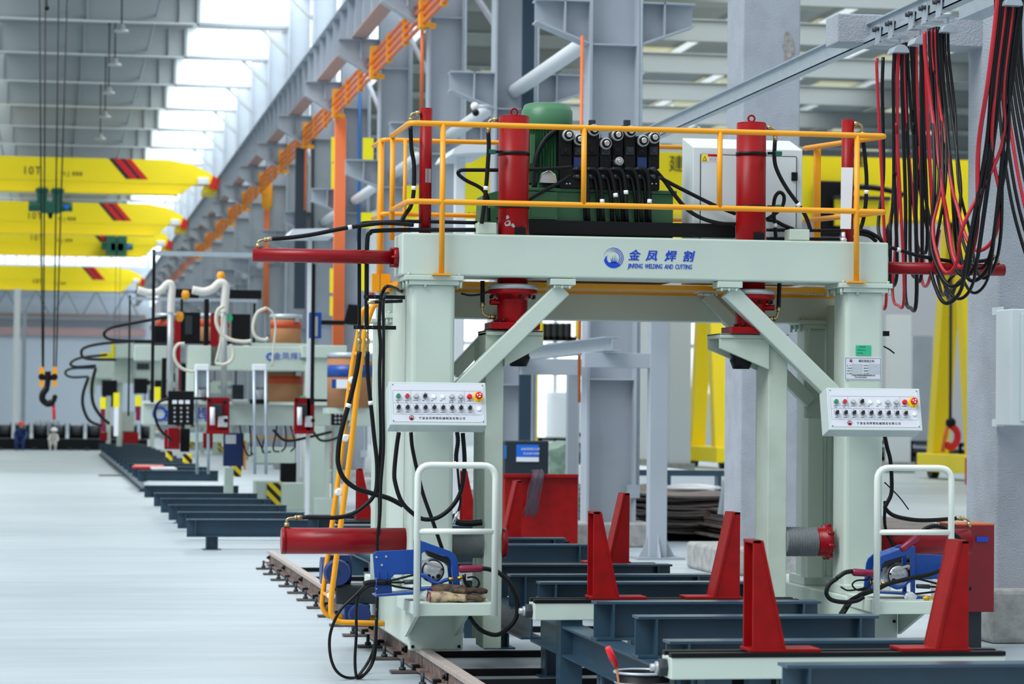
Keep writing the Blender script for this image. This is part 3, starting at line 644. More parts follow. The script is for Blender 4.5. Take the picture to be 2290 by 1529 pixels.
# ladder
def P3(l): return [at(*p) for p in l]
sA = [(838, 690, 16.9), (812, 688, 16.9), (803, 735, 16.9), (788, 815, 16.9), (772, 938, 16.9), (766, 1000, 16.9), (724, 1311, 16.9), (719, 1356, 16.9), (733, 1378, 16.9), (838, 1381, 16.9)]
sB = [(858, 680, 16.5), (836, 680, 16.5), (816, 735, 16.5), (799, 872, 16.5), (785, 1000, 16.5), (740, 1340, 16.5), (740, 1375, 16.5), (756, 1391, 16.5), (858, 1394, 16.5)]
la = MB().tube(bend(P3(sA), .06), .0165, 12).tube(bend(P3(sB), .06), .0175, 12).build('ladder', 'yel', G)
for py in (790, 870, 975, 1095, 1200, 1330):
    def onl(l):
        for p, q in zip(l, l[1:]):
            if p[1] <= py <= q[1] and q[1]-p[1] > 20: t = (py-p[1])/(q[1]-p[1]); return at(p[0]+(q[0]-p[0])*t, py, p[2])
    a, c_ = onl(sA), onl(sB); a.z = c_.z = (a.z+c_.z)/2
    MB().cyl(a, c_, .012, n=10).build('rung', 'yel', la)
for i, (px, py) in enumerate(((740, 1332), (757, 1100), (771, 979), (788, 850))):
    Y = 16.5; p = at(px-1, py, 16.62); q = at(px+3, py+5, 16.5)
    m = MB()
    m.lathe([(.014, -.025), (.022, -.02), (.023, 0), (.024, .02), (.015, .025)], at(px, py, 16.52), (q-p)+V((.02, 0, .01)), 12).build('tape_wrap', 'white', la)
# step platforms with handrails
def step(px0, px1, pb, pyt, pyb, lab, pr0, pr1, ptop, pmid):
    Y0 = 14.72; x0, x1 = px_x(px0, Y0, 1360), px_x(px1, Y0, 1360); zt = az(pyt, Y0, (px0+px1)/2); zb = az(pyb, Y0, (px0+px1)/2)
    s = MB().prism([(x0, Y0), (x1, Y0), (x1, 15.4), (px_x(pb, 15.4, 1340), 15.4)], 'z', zb, zt).build('step_platform', 'green', G, .004)
    for xx in (x0+.03, x1-.14): MB().prism([(15.4, zb), (14.9, zb), (15.4, zb-.17)], 'x', xx, xx+.02).build('bracket', 'green', s)
    a, c = px_x(pr0, Y0-.02, 1200), px_x(pr1, Y0-.02, 1200); z = az(ptop, Y0-.02, (pr0+pr1)/2); zm = az(pmid, Y0-.02, (pr0+pr1)/2)
    MB().tube(bend([(a, Y0-.02, zb), (a, Y0-.02, z), (c, Y0-.02, z), (c, Y0-.02, zb)], .075), .0185, 14).cyl((a, Y0-.02, zm), (c, Y0-.02, zm), .0165, n=14).build('handrail', 'white_rail', s)
    return x0, x1, zt
s1 = step(930, 1111, 887, 1349, 1377, '', 933, 1107, 1040, 1188)
s2 = step(1962, 2143, 1893, 1344, 1373, '', 1961, 2127, 1046, 1190)
# nameplate and sticker on the right column
YP = GY-.003
m = MB(); B(m, 1889, 798, 1971, 850, YP, .003); np_ = m.build('nameplate', 'face', G, .001)
def rect(mb, x0, y0, x1, y1, Y=YP, th=.0016):
    a, c = at(x0, y0, Y), at(x1, y1, Y)
    for A, C_ in (((a.x, a.z), (c.x, a.z)), ((c.x, a.z), (c.x, c.z)), ((c.x, c.z), (a.x, c.z)), ((a.x, c.z), (a.x, a.z))): mb.bar((A[0], Y-.0005, A[1]), (C_[0], Y-.0005, C_[1]), .001, th, up=(0, 0, 1) if A[1] == C_[1] else (1, 0, 0))
m = MB(); rect(m, 1891, 800, 1969, 848)
for r in range(4):
    y = 814.5+r*6; rect(m, 1905, y, 1928, y+3.4, th=.0007); rect(m, 1943, y, 1967, y+3.4, th=.0007)
m.build('printed_frame', 'nblue', np_)
def tx(s, px, py, size, mat, par, Y=YP-.001, **k):
    p = at(px, py, Y); return text(s, k.pop('name', 'lettering'), mat, par, (p.x, Y, p.z), size, ext=.0003, **k)
tx('箱形梁组立机', 1920, 809, .0165, 'ink', np_)
for r, (a_, c_) in enumerate((('型    号', '生产能力'), ('工作电压', '电机功率'), ('外形尺寸', '设备重量'), ('出厂编号', '出厂日期'))):
    tx(a_, 1894, 818+r*6, .0075, 'ink', np_); tx(c_, 1931, 818+r*6, .0075, 'ink', np_)
tx('宁波金凤焊割机械制造有限公司', 1904, 840, .0105, 'ink', np_)
tx('中国·宁波·高新区机械园区', 1911, 844, .0066, 'ink', np_)
p = at(1903, 806, YP); MB().torus((p.x, YP-.001, p.z), (0, 1, 0), .008, .0012, 20, 5).lathe([(.003, 0), (.005, .0006)], (p.x, YP, p.z-.003), (0, -1, 0), 10).build('round_emblem', 'redp', np_)
m = MB(); B(m, 1914, 772, 1948, 795, YP, .002); st_ = m.build('inspection_sticker', 'stick', G)
tx('设备检验合格证', 1921, 776, .006, 'mgreen', st_); tx('检验日期  操作人员', 1917, 783, .006, 'mgreen', st_); tx('编号  有效期', 1917, 790, .006, 'mgreen', st_)
# small fittings on top of the beam
m = MB(); B(m, 1068, 497, 1111, 523, 15.62, .12); m.build('terminal_box', 'green', G, .006)
m = MB(); B(m, 1766, 512, 1811, 537, 15.62, .12); m.build('terminal_box', 'green', G, .006)
m = MB(); B(m, 1183, 496, 1645, 527, 15.9, .06); m.build('black_channel', 'blk', G, .003)
# black hose support brackets on the left
br = []
for (xA, xB, py) in ((814, 906, 664), (791, 886, 732)):
    Y = 15.62; a, c_ = at(xA, py-5, Y), at(xB, py+5, Y)
    m = MB().box(a.x, c_.x, Y, Y+.012, c_.z, a.z)
    o_ = m.build('hose_bracket', 'blk', G, .002); q = MB()
    for px in (xA+6, xA+24, xA+42): q.cyl((at(px, py, Y).x, Y-.008, (a.z+c_.z)/2), (at(px, py, Y).x, Y, (a.z+c_.z)/2), .007, n=6)
    q.build('bolt', 'dgrey', o_)
# ================================================================ CONTROL PANELS
def control_panel(tl, tr, bl, Y, label):
    a, b = at(*tl, Y), at(*tr, Y); r = V((1, 0, 0)); tilt = math.radians(15)
    u = V((0, math.sin(tilt), math.cos(tilt))); n = V((0, -math.cos(tilt), math.sin(tilt)))
    Wd = b.x-a.x; H = (a.z-at(*bl, Y).z)/math.cos(tilt)*.985
    O = V((a.x, Y, (a.z+b.z)/2))                    # top left corner of the face
    P = lambda x, y, z=0.0: O+r*x-u*y+n*z
    t = thing('operator_console', label, 'control panel', P(Wd/2, H/2))
    m = MB(); m.bar(P(Wd/2, 0, -.075), P(Wd/2, H, -.075), .15, Wd, up=(1, 0, 0)); 
    # bar(): w across up-normal, h along up -> orient explicitly
    m = MB(); cs = [P(x, y, z) for z in (-.15, 0) for x, y in ((0, 0), (Wd, 0), (Wd, H), (0, H))]
    m.add(cs, [(3, 2, 1, 0), (4, 5, 6, 7), (0, 1, 5, 4), (1, 2, 6, 5), (2, 3, 7, 6), (3, 0, 4, 7)])
    body = m.build('enclosure', 'box', t, .004)
    MB().bar((O.x+Wd/2, Y+.1, O.z-.12), (O.x+Wd/2, Y+.42, O.z-.12), .16, .1).build('mounting_arm', 'green', t)
    s = (Wd-.03)/1745; ox, oy = .015, .012
    Q = lambda X, Y_, z=0.0: P(ox+(X-285)*s, oy+(Y_-245)*s*(H-.032)/(745*s), z)
    m = MB(); cs = [Q(X, Y_, z) for z in (.0, .002) for X, Y_ in ((285, 245), (2030, 245), (2030, 990), (285, 990))]
    m.add(cs, [(3, 2, 1, 0), (4, 5, 6, 7), (0, 1, 5, 4), (1, 2, 6, 5), (2, 3, 7, 6), (3, 0, 4, 7)])
    face = m.build('face_plate', 'face', t)
    m = MB()
    def ln(x0, y0, x1, y1): m.bar(Q(x0, y0, .0024), Q(x1, y1, .0024), .0011, .0006, up=n)
    for g in ((310, 375, 2000, 375), (300, 385, 300, 835), (310, 845, 2000, 845), (2010, 385, 2010, 835), (300, 625, 2010, 625), (640, 375, 640, 625), (1665, 375, 1665, 625)): ln(*g)
    m.build('printed_lines', 'inkg', face)
    for X, Y_ in ((303, 262), (2012, 262), (303, 975), (2012, 975)): MB().cyl(Q(X, Y_, .002), Q(X, Y_, .0045), .0028, n=8).build('screw', 'ink', face)
    T = lambda body_, X, Y_, size, mat='ink', **k: text(body_, k.pop('name', 'lettering'), mat, face, Q(X, Y_, .0023), size, right=r, up=u, ext=.0003, **k)
    def btn(X, Y_, mat, rr=.0145, ring='tubeg', h=.018, name='push_button'):
        q = MB().lathe([(rr, 0), (rr, h*.55), (rr*.86, h*.6)], Q(X, Y_, .002), n, 20).build(name, ring, t)
        MB().lathe([(rr*.8, h*.55), (rr*.8, h*.95), (rr*.7, h)], Q(X, Y_, .002), n, 20).build('button_cap', mat, q)
    def knob(X, Y_):
        q = MB().lathe([(.0145, 0), (.0145, .009), (.0125, .0105)], Q(X, Y_, .002), n, 20).build('selector_switch', 'tubeg', t)
        m = MB().lathe([(.0105, .01), (.0105, .02), (.009, .022)], Q(X, Y_, .002), n, 16); d = (u+r*.35).normalized()
        m.bar(Q(X, Y_, .024)-d*.011, Q(X, Y_, .024)+d*.012, .006, .01, up=n); k = m.build('knob', 'ink', q)
        MB().bar(Q(X, Y_, .0295)+d*.002, Q(X, Y_, .0295)+d*.012, .002, .001, up=n).build('pointer', 'white', k) if 0 else None
        for dx, dy, c in ((-52, -38, '松'), (-5, -62, '停'), (42, -38, '紧')): T(c, X+dx, Y_+dy, .0055)
    btn(400, 490, 'gbtn'); btn(570, 490, 'rbtn'); btn(737, 490, 'btn')
    knob(908, 490)
    for X in (1075, 1245): btn(X, 497, 'white', .013, 'white', .007, 'blanking_plug')
    btn(1417, 490, 'btn'); btn(1587, 490, 'btn'); btn(1757, 490, 'rbtn', .0148, 'rbtn', .02)
    MB().lathe([(.0305, 0), (.0305, .0015)], Q(1925, 492, .002), n, 32).build('stop_disc', 'ybtn', face)
    q = MB().lathe([(.014, .0), (.014, .016), (.0205, .018), (.021, .026), (.016, .031)], Q(1930, 482, .002), n, 28).build('emergency_stop', 'rbtn', t)
    m = MB()
    for j in range(3):
        a0 = j*2.094+.3
        m.add([Q(1930, 482, .0336)+r*(rr*math.cos(a0+da))+u*(rr*math.sin(a0+da)) for rr, da in ((.006, 0), (.012, 0), (.0125, .5), (.012, 1.0), (.006, 1.0))], [(0, 1, 2, 3, 4)])
    m.build('white_arrows', 'white', q)
    text('STOP', 'lettering', 'ink', face, Q(1880, 588, .0037), .009, right=r, up=u, ext=.0002, bold=0)
    for X in (400, 570, 737, 908, 1075, 1245, 1417, 1587, 1757): knob(X, 718)
    btn(1935, 730, 'white', .013, 'white', .007, 'blanking_plug')
    cap = {400: '油泵电机', 570: '油泵电机', 737: '左移 右移', 908: '照明', 1075: '备用', 1245: '备用', 1417: '主电源断', 1587: '主电源断', 1757: '急停指示'}
    for X, c in cap.items(): T(c, X-50, 580, .0062)
    for X, c in ((400, '启动'), (570, '停止'), (1417, '前进 后退'), (1587, '前进 后退')): T(c, X-30-(22 if len(c) > 2 else 0), 612, .0062)
    for X, c in zip((400, 570, 737, 908, 1075, 1245, 1417, 1587, 1757), ('上横梁左', '上横梁右', '上侧缸左', '上侧缸右', '左顶紧缸', '右顶紧缸', '左下顶紧', '右下顶紧', '下压紧缸')): T(c, X-48, 812, .0062)
    for q in (0, 3): T('宁波金凤焊割机械制造有限公司', 780+q, 940, .0165, spacing=1.32)
    MB().torus(Q(645, 915, .003), n, .0125, .0018, 24, 5).build('emblem_ring', 'redp', face)
    m = MB(); c0 = Q(645, 925, .0026)
    for da in (-.5, -.15, .2): m.bar(c0-u*.006, c0+u*.008+r*(.008*da), .0014, .0004, up=n)
    m.lathe([(.009, 0), (.007, .0004)], Q(645, 935, .0024), n, 14); m.build('emblem_mark', 'redp', face)
    T('×', 560, 925, .007, 'redp'); T('×', 712, 925, .007, 'redp')
    return t
control_panel((870, 853), (1086, 856), (870, 951), 15.02, 'tilted grey push-button control panel on the left column of the gantry')
control_panel((1848, 866), (2056, 869), (1848, 962), 15.02, 'tilted grey push-button control panel on the right column of the gantry')
# ================================================================ HOSES of the gantry
def hose(pts, r, Y=None, mat='dark', name='hydraulic_hose', par=G, n=8, seg=6, bands=(), label=None):
    P = [at(p[0], p[1], p[2] if len(p) > 2 else Y) for p in pts]
    o = MB().tube(cr_(P, seg), r, n).build(name, mat, par)
    if label and par: o['label'] = label
    for (bx, by) in bands:
        i = min(range(len(P)-1), key=lambda j: abs((pts[j][0]+pts[j+1][0])/2-bx)+abs((pts[j][1]+pts[j+1][1])/2-by))
        a, b = P[i], P[i+1]; t = min(max(((bx-pts[i][0])*(pts[i+1][0]-pts[i][0])+(by-pts[i][1])*(pts[i+1][1]-pts[i][1]))/max(1, (pts[i+1][0]-pts[i][0])**2+(pts[i+1][1]-pts[i][1])**2), .05), .95)
        cpts = cr_(P, seg); j = int((i+t)*seg); c0 = cpts[j]; d = (cpts[min(j+1, len(cpts)-1)]-cpts[max(j-1, 0)]).normalized()
        MB().cyl(c0-d*.012, c0+d*.012, r*1.15, n=10).build('hose_tag', 'white', o)
    return o
def elbow(pts, Y, r=.008, nut=None, par=G):
    P = [at(p[0], p[1], Y) for p in pts]
    m = MB().tube(bend(P, .02), r, 10); d0 = (P[0]-P[1]).normalized(); d1 = (P[-1]-P[-2]).normalized()
    m.cyl(P[0], P[0]-d0*.03, r*1.9, n=6); m.cyl(P[-1], P[-1]-d1*.035, r*1.7, n=12).cyl(P[-1]-d1*.03, P[-1]-d1*.045, r*2.0, n=6)
    return m.build('pipe_fitting', 'brass', par)
H = hose
elbow([(577, 556), (577, 538), (608, 534)], GC); H([(606, 534), (650, 531), (700, 524), (750, 514), (790, 507), (850, 499), (895, 500), (925, 503)], .0125, GC, bands=[(786, 508)])
H([(803.5, 735), (803.5, 600), (803.5, 515), (808, 503), (820, 498), (920, 495), (1067, 498)], .011, 15.72, name='hydraulic_pipe', seg=5)
H([(820, 735), (820, 600), (822, 532), (828, 521), (840, 516), (920, 514), (1063, 514)], .013, 15.7, name='hydraulic_pipe', seg=5)
for x in (803.5, 821): MB().cyl(at(x, 757, 15.7), at(x, 786, 15.7), .012, n=12).cyl(at(x, 757, 15.7), at(x, 768, 15.7), .016, n=6).cyl(at(x, 733, 15.7), at(x, 757, 15.7), .010, n=10).build('hose_coupling', 'brass', G)
H([(804, 786), (798, 827), (784, 889), (770, 938), (760, 980), (756, 1015), (757, 1040), (768, 1068), (794, 1090), (835, 1104), (870, 1114), (901, 1130)], .0145, 15.6, bands=[(784, 912)])
H([(822, 786), (822, 827), (828, 892), (833, 938), (837, 980), (843, 1035), (842, 1088), (834, 1111), (815, 1131), (787, 1149), (749, 1157), (676, 1156)], .0125, 15.6, bands=[(829, 902)])
elbow([(641, 1180), (641, 1159), (676, 1156)], GC)
H([(905, 655, 16.2), (870, 640), (856, 652), (851, 676), (848, 725), (851, 774), (849, 840), (852, 980), (848, 1060), (849, 1138), (846, 1208)], .011, 15.62, name='power_cable', mat='blkc')
H([(868, 655, 16.2), (860, 660), (857, 690), (858, 760), (857, 900), (858, 1000), (852, 1080), (850, 1150), (844, 1208), (844, 1330), (841, 1408), (836, 1450), (821, 1484), (799, 1514, 15.2)], .009, 15.4, name='power_cable', mat='blkc')
H([(892, 966), (887, 1000), (882, 1052), (884, 1080), (898, 1121), (925, 1149), (950, 1161), (981, 1156), (1012, 1131), (1032, 1093), (1039, 1035), (1035, 968)], .0125, 15.2)
H([(919, 966), (922, 1000), (932, 1048), (946, 1104), (967, 1163), (989, 1228)], .011, 15.25)
co = [at(1022+2*math.sin(i*.2), 966+i*2.4, 15.2) for i in range(28)]
MB().tube(co, [.0105 if i % 2 else .0145 for i in range(28)], 10).build('corrugated_hose', 'blkc', G)
H([(1022, 1030), (1026, 1080), (1030, 1120), (1024, 1145)], .007, 15.2); MB().cyl(at(1024, 1143, 15.2), at(1014, 1170, 15.2), .011, n=12).build('plug', 'chrome', G)
co = [at(1012+i*2, 1152+8*min(i, 6)/6+0*i, 15.9) for i in range(30)]
co = cr_([at(1012, 1150, 15.6), at(1020, 1166, 15.6), at(1045, 1170, 15.6), at(1076, 1168, 15.62)], 12)
MB().tube(co, [.016 if i % 2 else .021 for i in range(len(co))], 10).build('corrugated_hose', 'blkc', G)
H([(824, 676), (842, 675), (900, 673)], .010, 15.56); MB().cyl(at(822, 676, 15.56), at(838, 676, 15.56), .011, n=10).build('hose_coupling', 'brass', G)
elbow([(940, 252), (919, 254), (918, 281)], 15.72); H([(918, 282), (920, 331), (926, 370), (925, 429), (918, 462), (905, 481), (897, 497)], .0125, 15.72, bands=[(923, 421)])
elbow([(1113, 267), (1094, 268), (1092, 296)], GC); H([(1092, 296), (1093, 330), (1090, 380), (1086, 429), (1080, 478), (1077, 500)], .0125, 15.6, bands=[(1086, 429)])
H([(1280, 373), (1212, 378), (1114, 380), (1049, 380), (1030, 381), (1025, 389), (1042, 403), (1068, 416), (1082, 427), (1091, 445), (1093, 495)], .0115, 15.83)
H([(1278, 391), (1245, 412), (1212, 429), (1180, 448), (1150, 470), (1110, 490)], .0115, 15.86)
H([(1248, 288), (1222, 308), (1203, 341), (1196, 377), (1195, 420)], .0165, 15.98)
H([(1079, 628), (1079, 650), (1079, 678)], .013, GC); elbow([(1079, 676), (1079, 690), (1079, 700), (1090, 708), (1108, 709)], GC)
H([(1743, 632), (1742, 660), (1741, 688)], .013, GC); elbow([(1741, 686), (1740, 700), (1736, 712), (1718, 713)], GC)
elbow([(1714, 285), (1733, 288), (1734, 316)], GC); H([(1733, 314), (1732, 357), (1740, 386), (1760, 422), (1786, 458), (1802, 484), (1813, 515)], .0125, GC-.05, bands=[(1788, 461)])
H([(1735, 533), (1733, 504), (1730, 468), (1733, 442), (1743, 430), (1753, 438), (1751, 458), (1737, 475), (1714, 491)], .0115, 15.75, bands=[(1734, 500)])
H([(1465, 380, 15.82), (1485, 403), (1508, 435), (1537, 468), (1570, 488), (1609, 499), (1645, 501)], .0125, 15.86)
H([(1475, 396, 15.82), (1498, 409), (1537, 429), (1583, 452), (1612, 465), (1645, 478)], .0125, 15.88)
H([(1714, 491), (1733, 494), (1753, 504), (1775, 513)], .012, 15.9)
for y in (514, 533): H([(1714, y), (1800, y+1), (1910, y+2)], .010, 15.9, name='hydraulic_pipe')
H([(1910, 514), (1940, 518), (1965, 532), (1975, 545)], .012, 15.9); H([(1900, 520), (1940, 526), (1960, 540)], .012, 15.9)
elbow([(1909, 276), (1927, 279), (1930, 312)], 15.72); H([(1930, 311), (1935, 357), (1938, 403), (1936, 455), (1930, 494), (1923, 513)], .0125, 15.72, bands=[(1937, 432)])
H([(1990, 553), (2015, 560), (2060, 573), (2130, 584), (2190, 584), (2222, 578)], .0115, GC, bands=[(2014, 560)]); elbow([(2231, 590), (2231, 574), (2215, 570)], GC)
H([(1978, 972), (1984, 1000), (1991, 1028), (1994, 1069), (1993, 1104), (1983, 1126), (1980, 1136), (1998, 1152), (2036, 1161), (2077, 1163), (2138, 1159)], .0125, 15.4)
elbow([(2167, 1178), (2166, 1160), (2138, 1158)], GC); H([(1979, 1120), (1980, 1180), (2001, 1225)], .010, 15.6)
H([(1031, 656), (1050, 660), (1075, 658), (1092, 652)], .006, 15.6, name='thin_cable')
m = MB(); B(m, 1976, 740, 1989, 751, 15.7, .05); m.build('latch', 'blk', G)
H([(1976, 774), (1990, 782), (2000, 790)], .0045, 15.7, name='thin_cable')
H([(1978, 1078), (2010, 1110), (2032, 1139)], .004, 15.65, name='thin_cable')
# ================================================================ POWER UNIT
PY = 15.96
U = thing('hydraulic_power_unit', 'green hydraulic power unit with upright motor and black valve stack on the gantry walkway', 'hydraulic unit', at(1340, 500, 16.1))
zf = 2.31
m = MB(); a, c = at(1183, 427, PY), at(1505, 500, PY); m.box(a.x, c.x, PY, PY+.32, zf, a.z).box(a.x-.02, c.x+.02, PY-.015, PY+.33, a.z, at(1183, 419, PY).z)
tank = m.build('oil_tank', 'mgreen', U, .004); zt = at(1183, 419, PY).z
m = MB(); a, c = at(1183, 428, PY-.06), at(1246, 491, PY-.06); m.box(a.x, c.x, PY-.06, PY, c.z, a.z); bx = m.build('terminal_cover', 'mgreen', U, .003)
a, c = at(1188, 434, PY-.065), at(1240, 486, PY-.065); MB().box(a.x, c.x, PY-.064, PY-.06, c.z, a.z).build('cover_plate', 'mgreen', bx, .001)
m = MB(); a = at(1076, 436, PY+.05); c = at(1120, 500, PY+.05); m.prism([(a.x, c.z), (a.x+.01, a.z), (at(1118, 427, PY).x, at(1118, 424, PY).z), (at(1185, 427, PY).x, at(1118, 424, PY).z), (at(1185, 427, PY).x, c.z)], 'y', PY+.05, PY+.28); m.build('side_tank', 'mgreen', U, .004)
mc = at(1222, 400, 16.14); mx = mc.x; Z = lambda py: az(py, 16.14, 1222)
m = MB()
ring = []
for i in range(96):
    a = 2*PI*i/96; rr = .146 if i % 2 else .128; ring.append((mx+rr*math.cos(a), 16.14+rr*math.sin(a)))
m.prism(ring, 'z', Z(412), Z(291)); m.cyl((mx, 16.14, zt), (mx, 16.14, Z(412)), .12, n=32)
mo_ = m.build('motor_body', 'mgreen', U)
MB().lathe([(.152, 0), (.157, .01), (.157, .115), (.152, .12), (.14, .152), (.125, .158)], (mx, 16.14, Z(291)), n=40).build('fan_cowl', 'lgreen', mo_)
m = MB(); B(m, 1187, 300, 1196, 365, 15.98, .02); m.build('motor_rib', 'mgreen', mo_)
m = MB(); m.prism([(at(1203, 410, 15.98).x, at(1203, 410, 15.98).z), (at(1208, 392, 15.98).x, at(1203, 388, 15.98).z), (at(1225, 380, 15.98).x, at(1225, 381, 15.98).z), (at(1240, 392, 15.98).x, at(1240, 392, 15.98).z), (at(1243, 410, 15.98).x, at(1203, 410, 15.98).z)], 'y', 15.93, 16.0)
m.build('aluminium_cover', 'chrome', U, .004)
# manifold and valves
m = MB(); a, c = at(1253, 377, PY-.04), at(1475, 420, PY-.04); m.box(a.x, c.x, PY-.04, PY+.14, zt, a.z); man = m.build('manifold', 'blk', U, .003)
m = MB()
for px in (1267, 1274, 1390, 1458, 1467): m.cyl((at(px, 412, PY-.04).x, PY-.046, at(px, 412, PY).z), (at(px, 412, PY-.04).x, PY-.04, at(px, 412, PY).z), .005, n=8)
m.build('socket_screw', 'chrome', man)
cols = [(1250, 1280, 292), (1282, 1305, 302), (1307, 1340, 283), (1342, 1368, 308), (1370, 1394, 292), (1396, 1422, 284), (1424, 1448, 304), (1450, 1475, 296)]
kn = [(1271, 302), (1296, 312), (1328, 291), (1355, 321), (1381, 302), (1410, 294), (1438, 315), (1463, 308)]
for i, ((x0, x1, yt), (kx, ky)) in enumerate(zip(cols, kn)):
    m = MB(); B(m, x0, yt, x1, 377, PY-.02, .13); v = m.build('valve_block', 'blk', U, .005)
    m = MB(); B(m, x0+4, 328, x1-4, 346, PY-.035, .02); m.cyl(at((x0+x1)/2, 337, PY-.03), at((x0+x1)/2, 337, PY-.045), .012, n=14); m.build('plug_boss', 'dgrey' if i % 2 else 'blk', v, .002)
    if i in (1, 6):
        m = MB(); B(m, x0+2, 352, x1-2, 375, PY-.03, .02); m.build('blue_label', 'nblue', v)
    p = at(kx, ky, PY-.06)
    m = MB().lathe([(.026, .04), (.026, .0), (.036, -.004), (.036, -.03), (.030, -.034)], p+V((0, .02, 0)), (0, 1, 0), 24); kk = m.build('solenoid', 'tubeg', v)
    MB().lathe([(.0275, -.03), (.026, -.05), (.022, -.052)], p+V((0, .02, 0)), (0, 1, 0), 24).build('rim', 'blk', kk)
    MB().lathe([(.018, -.045), (.017, -.058), (.012, -.06)], p+V((0, .02, 0)), (0, 1, 0), 20).build('adjuster', 'chrome', kk)
p = at(1384, 361, PY-.05); v = MB().lathe([(.026, .04), (.027, -.02), (.022, -.03)], p, (0, 1, 0), 20).build('gauge_port', 'tubeg', U); MB().lathe([(.018, -.028), (.012, -.04)], p, (0, 1, 0), 16).build('adjuster', 'chrome', v)
for px in (1325, 1403):
    m = MB(); B(m, px-7, 268, px+7, 285, PY, .03); B(m, px-11, 280, px+11, 290, PY-.005, .04); m.build('valve_coil', 'dgrey', U, .002)
hose([(1345, 300), (1338, 330), (1342, 350), (1360, 360), (1376, 357)], .0018, PY-.09, name='gauge_tube', par=U)
for i, px in enumerate((1291, 1319, 1347, 1374, 1402, 1428, 1458)):
    for dy in (0, 17):
        p = at(px, 378+dy, PY-.06); q = MB().cyl(p+V((-.012, .01, 0)), p+V((.014, -.012, 0)), .013, n=8).cyl(p+V((-.02, .03, 0)), p+V((-.012, .01, 0)), .009, n=8).build('hose_nut', 'dgrey', U)
    if i < 6:
        k = (i*7 % 5)
        hose([(px, 378), (px+12, 379), (px+21, 392), (px+25+k, 430), (px+24+2*k, 470), (px+26+3*k, 505, PY)], .0125, PY-.08, par=U, bands=[(px+24+k, 425+9*((i*3) % 4))] if i in (1, 2, 3, 5) else ())
        hose([(px, 395), (px+9, 397), (px+14, 412), (px+16+k, 450), (px+19+k, 505, PY)], .012, PY-.06, par=U)
# cabinet on the walkway
CYY = 15.93
t = thing('electrical_cabinet', 'light grey electrical cabinet with sloped top on the gantry walkway, behind the right red cylinder', 'cabinet', at(1670, 500, 16.1))
a, c = at(1550, 328, CYY), at(1794, 510, CYY); x0 = at(1518, 400, CYY+.3).x
m = MB(); zt_ = at(1670, 332, CYY).z; zb_ = 2.31
m.prism([(CYY, zb_), (CYY, zt_), (CYY+.29, zt_+.085), (CYY+.29, zb_)], 'x', a.x, c.x); m.build('enclosure', 'cab', t, .005)
for i, px in enumerate((1590, 1602, 1690, 1702, 1714)): MB().cyl(at(px, 322, CYY+.12), at(px, 322, CYY+.12)+V((0, 0, .012)), .008, n=8).build('cap_screw', 'tubeg', t) if 0 else None
a1, c1_ = at(1567, 347, CYY), at(1779, 505, CYY); d = MB().box(a1.x, c1_.x, CYY-.008, CYY, zb_+.02, at(1670, 348, CYY).z).build('door', 'cab', t, .002)
m = MB(); za_ = at(1670, 348, CYY).z
for g in ((a1.x, c1_.x, za_, za_+.003), (a1.x-.003, a1.x, zb_+.02, za_), (c1_.x, c1_.x+.003, zb_+.02, za_)): m.box(g[0], g[1], CYY-.009, CYY, g[2], g[3])
m.build('door_seam', 'ink', d)
m = MB(); B(m, 1771, 385, 1784, 404, CYY-.02, .02); m.build('door_lock', 'blk', d, .003)
m = MB(); B(m, 1569, 345, 1608, 361, CYY-.0095, .001); wl = m.build('warning_label', 'white', d)
m = MB(); B(m, 1569, 345, 1582, 361, CYY-.0105, .001); m.build('yellow_field', 'ybtn', wl)
p = [at(1571, 359, CYY-.0115), at(1581, 359, CYY-.0115), at(1576, 348, CYY-.0115)]; m = MB().add(p, [(0, 1, 2)]); m.build('warning_triangle', 'ink', wl)
p = [at(1572.6, 358, CYY-.012), at(1579.4, 358, CYY-.012), at(1576, 350.5, CYY-.012)]; MB().add(p, [(0, 1, 2)]).build('warning_triangle', 'ybtn', wl)
p = at(1575.3, 357.4, CYY-.0125); text('!', 'lettering', 'ink', wl, p, .017, bold=0, ext=.0001)
m = MB(); B(m, 1583, 345, 1607, 350, CYY-.0105, .001); m.build('red_field', 'rbtn', wl)
p = at(1588, 349.6, CYY-.0112); text('小心有电', 'lettering', 'ink', wl, p, .011, ext=.0001)
for j in range(3): p = at(1584.5, 353.6+j*2.7, CYY-.0102); text('有电危险禁止触摸', 'lettering', 'inkg', wl, p, .0062, ext=.0001)
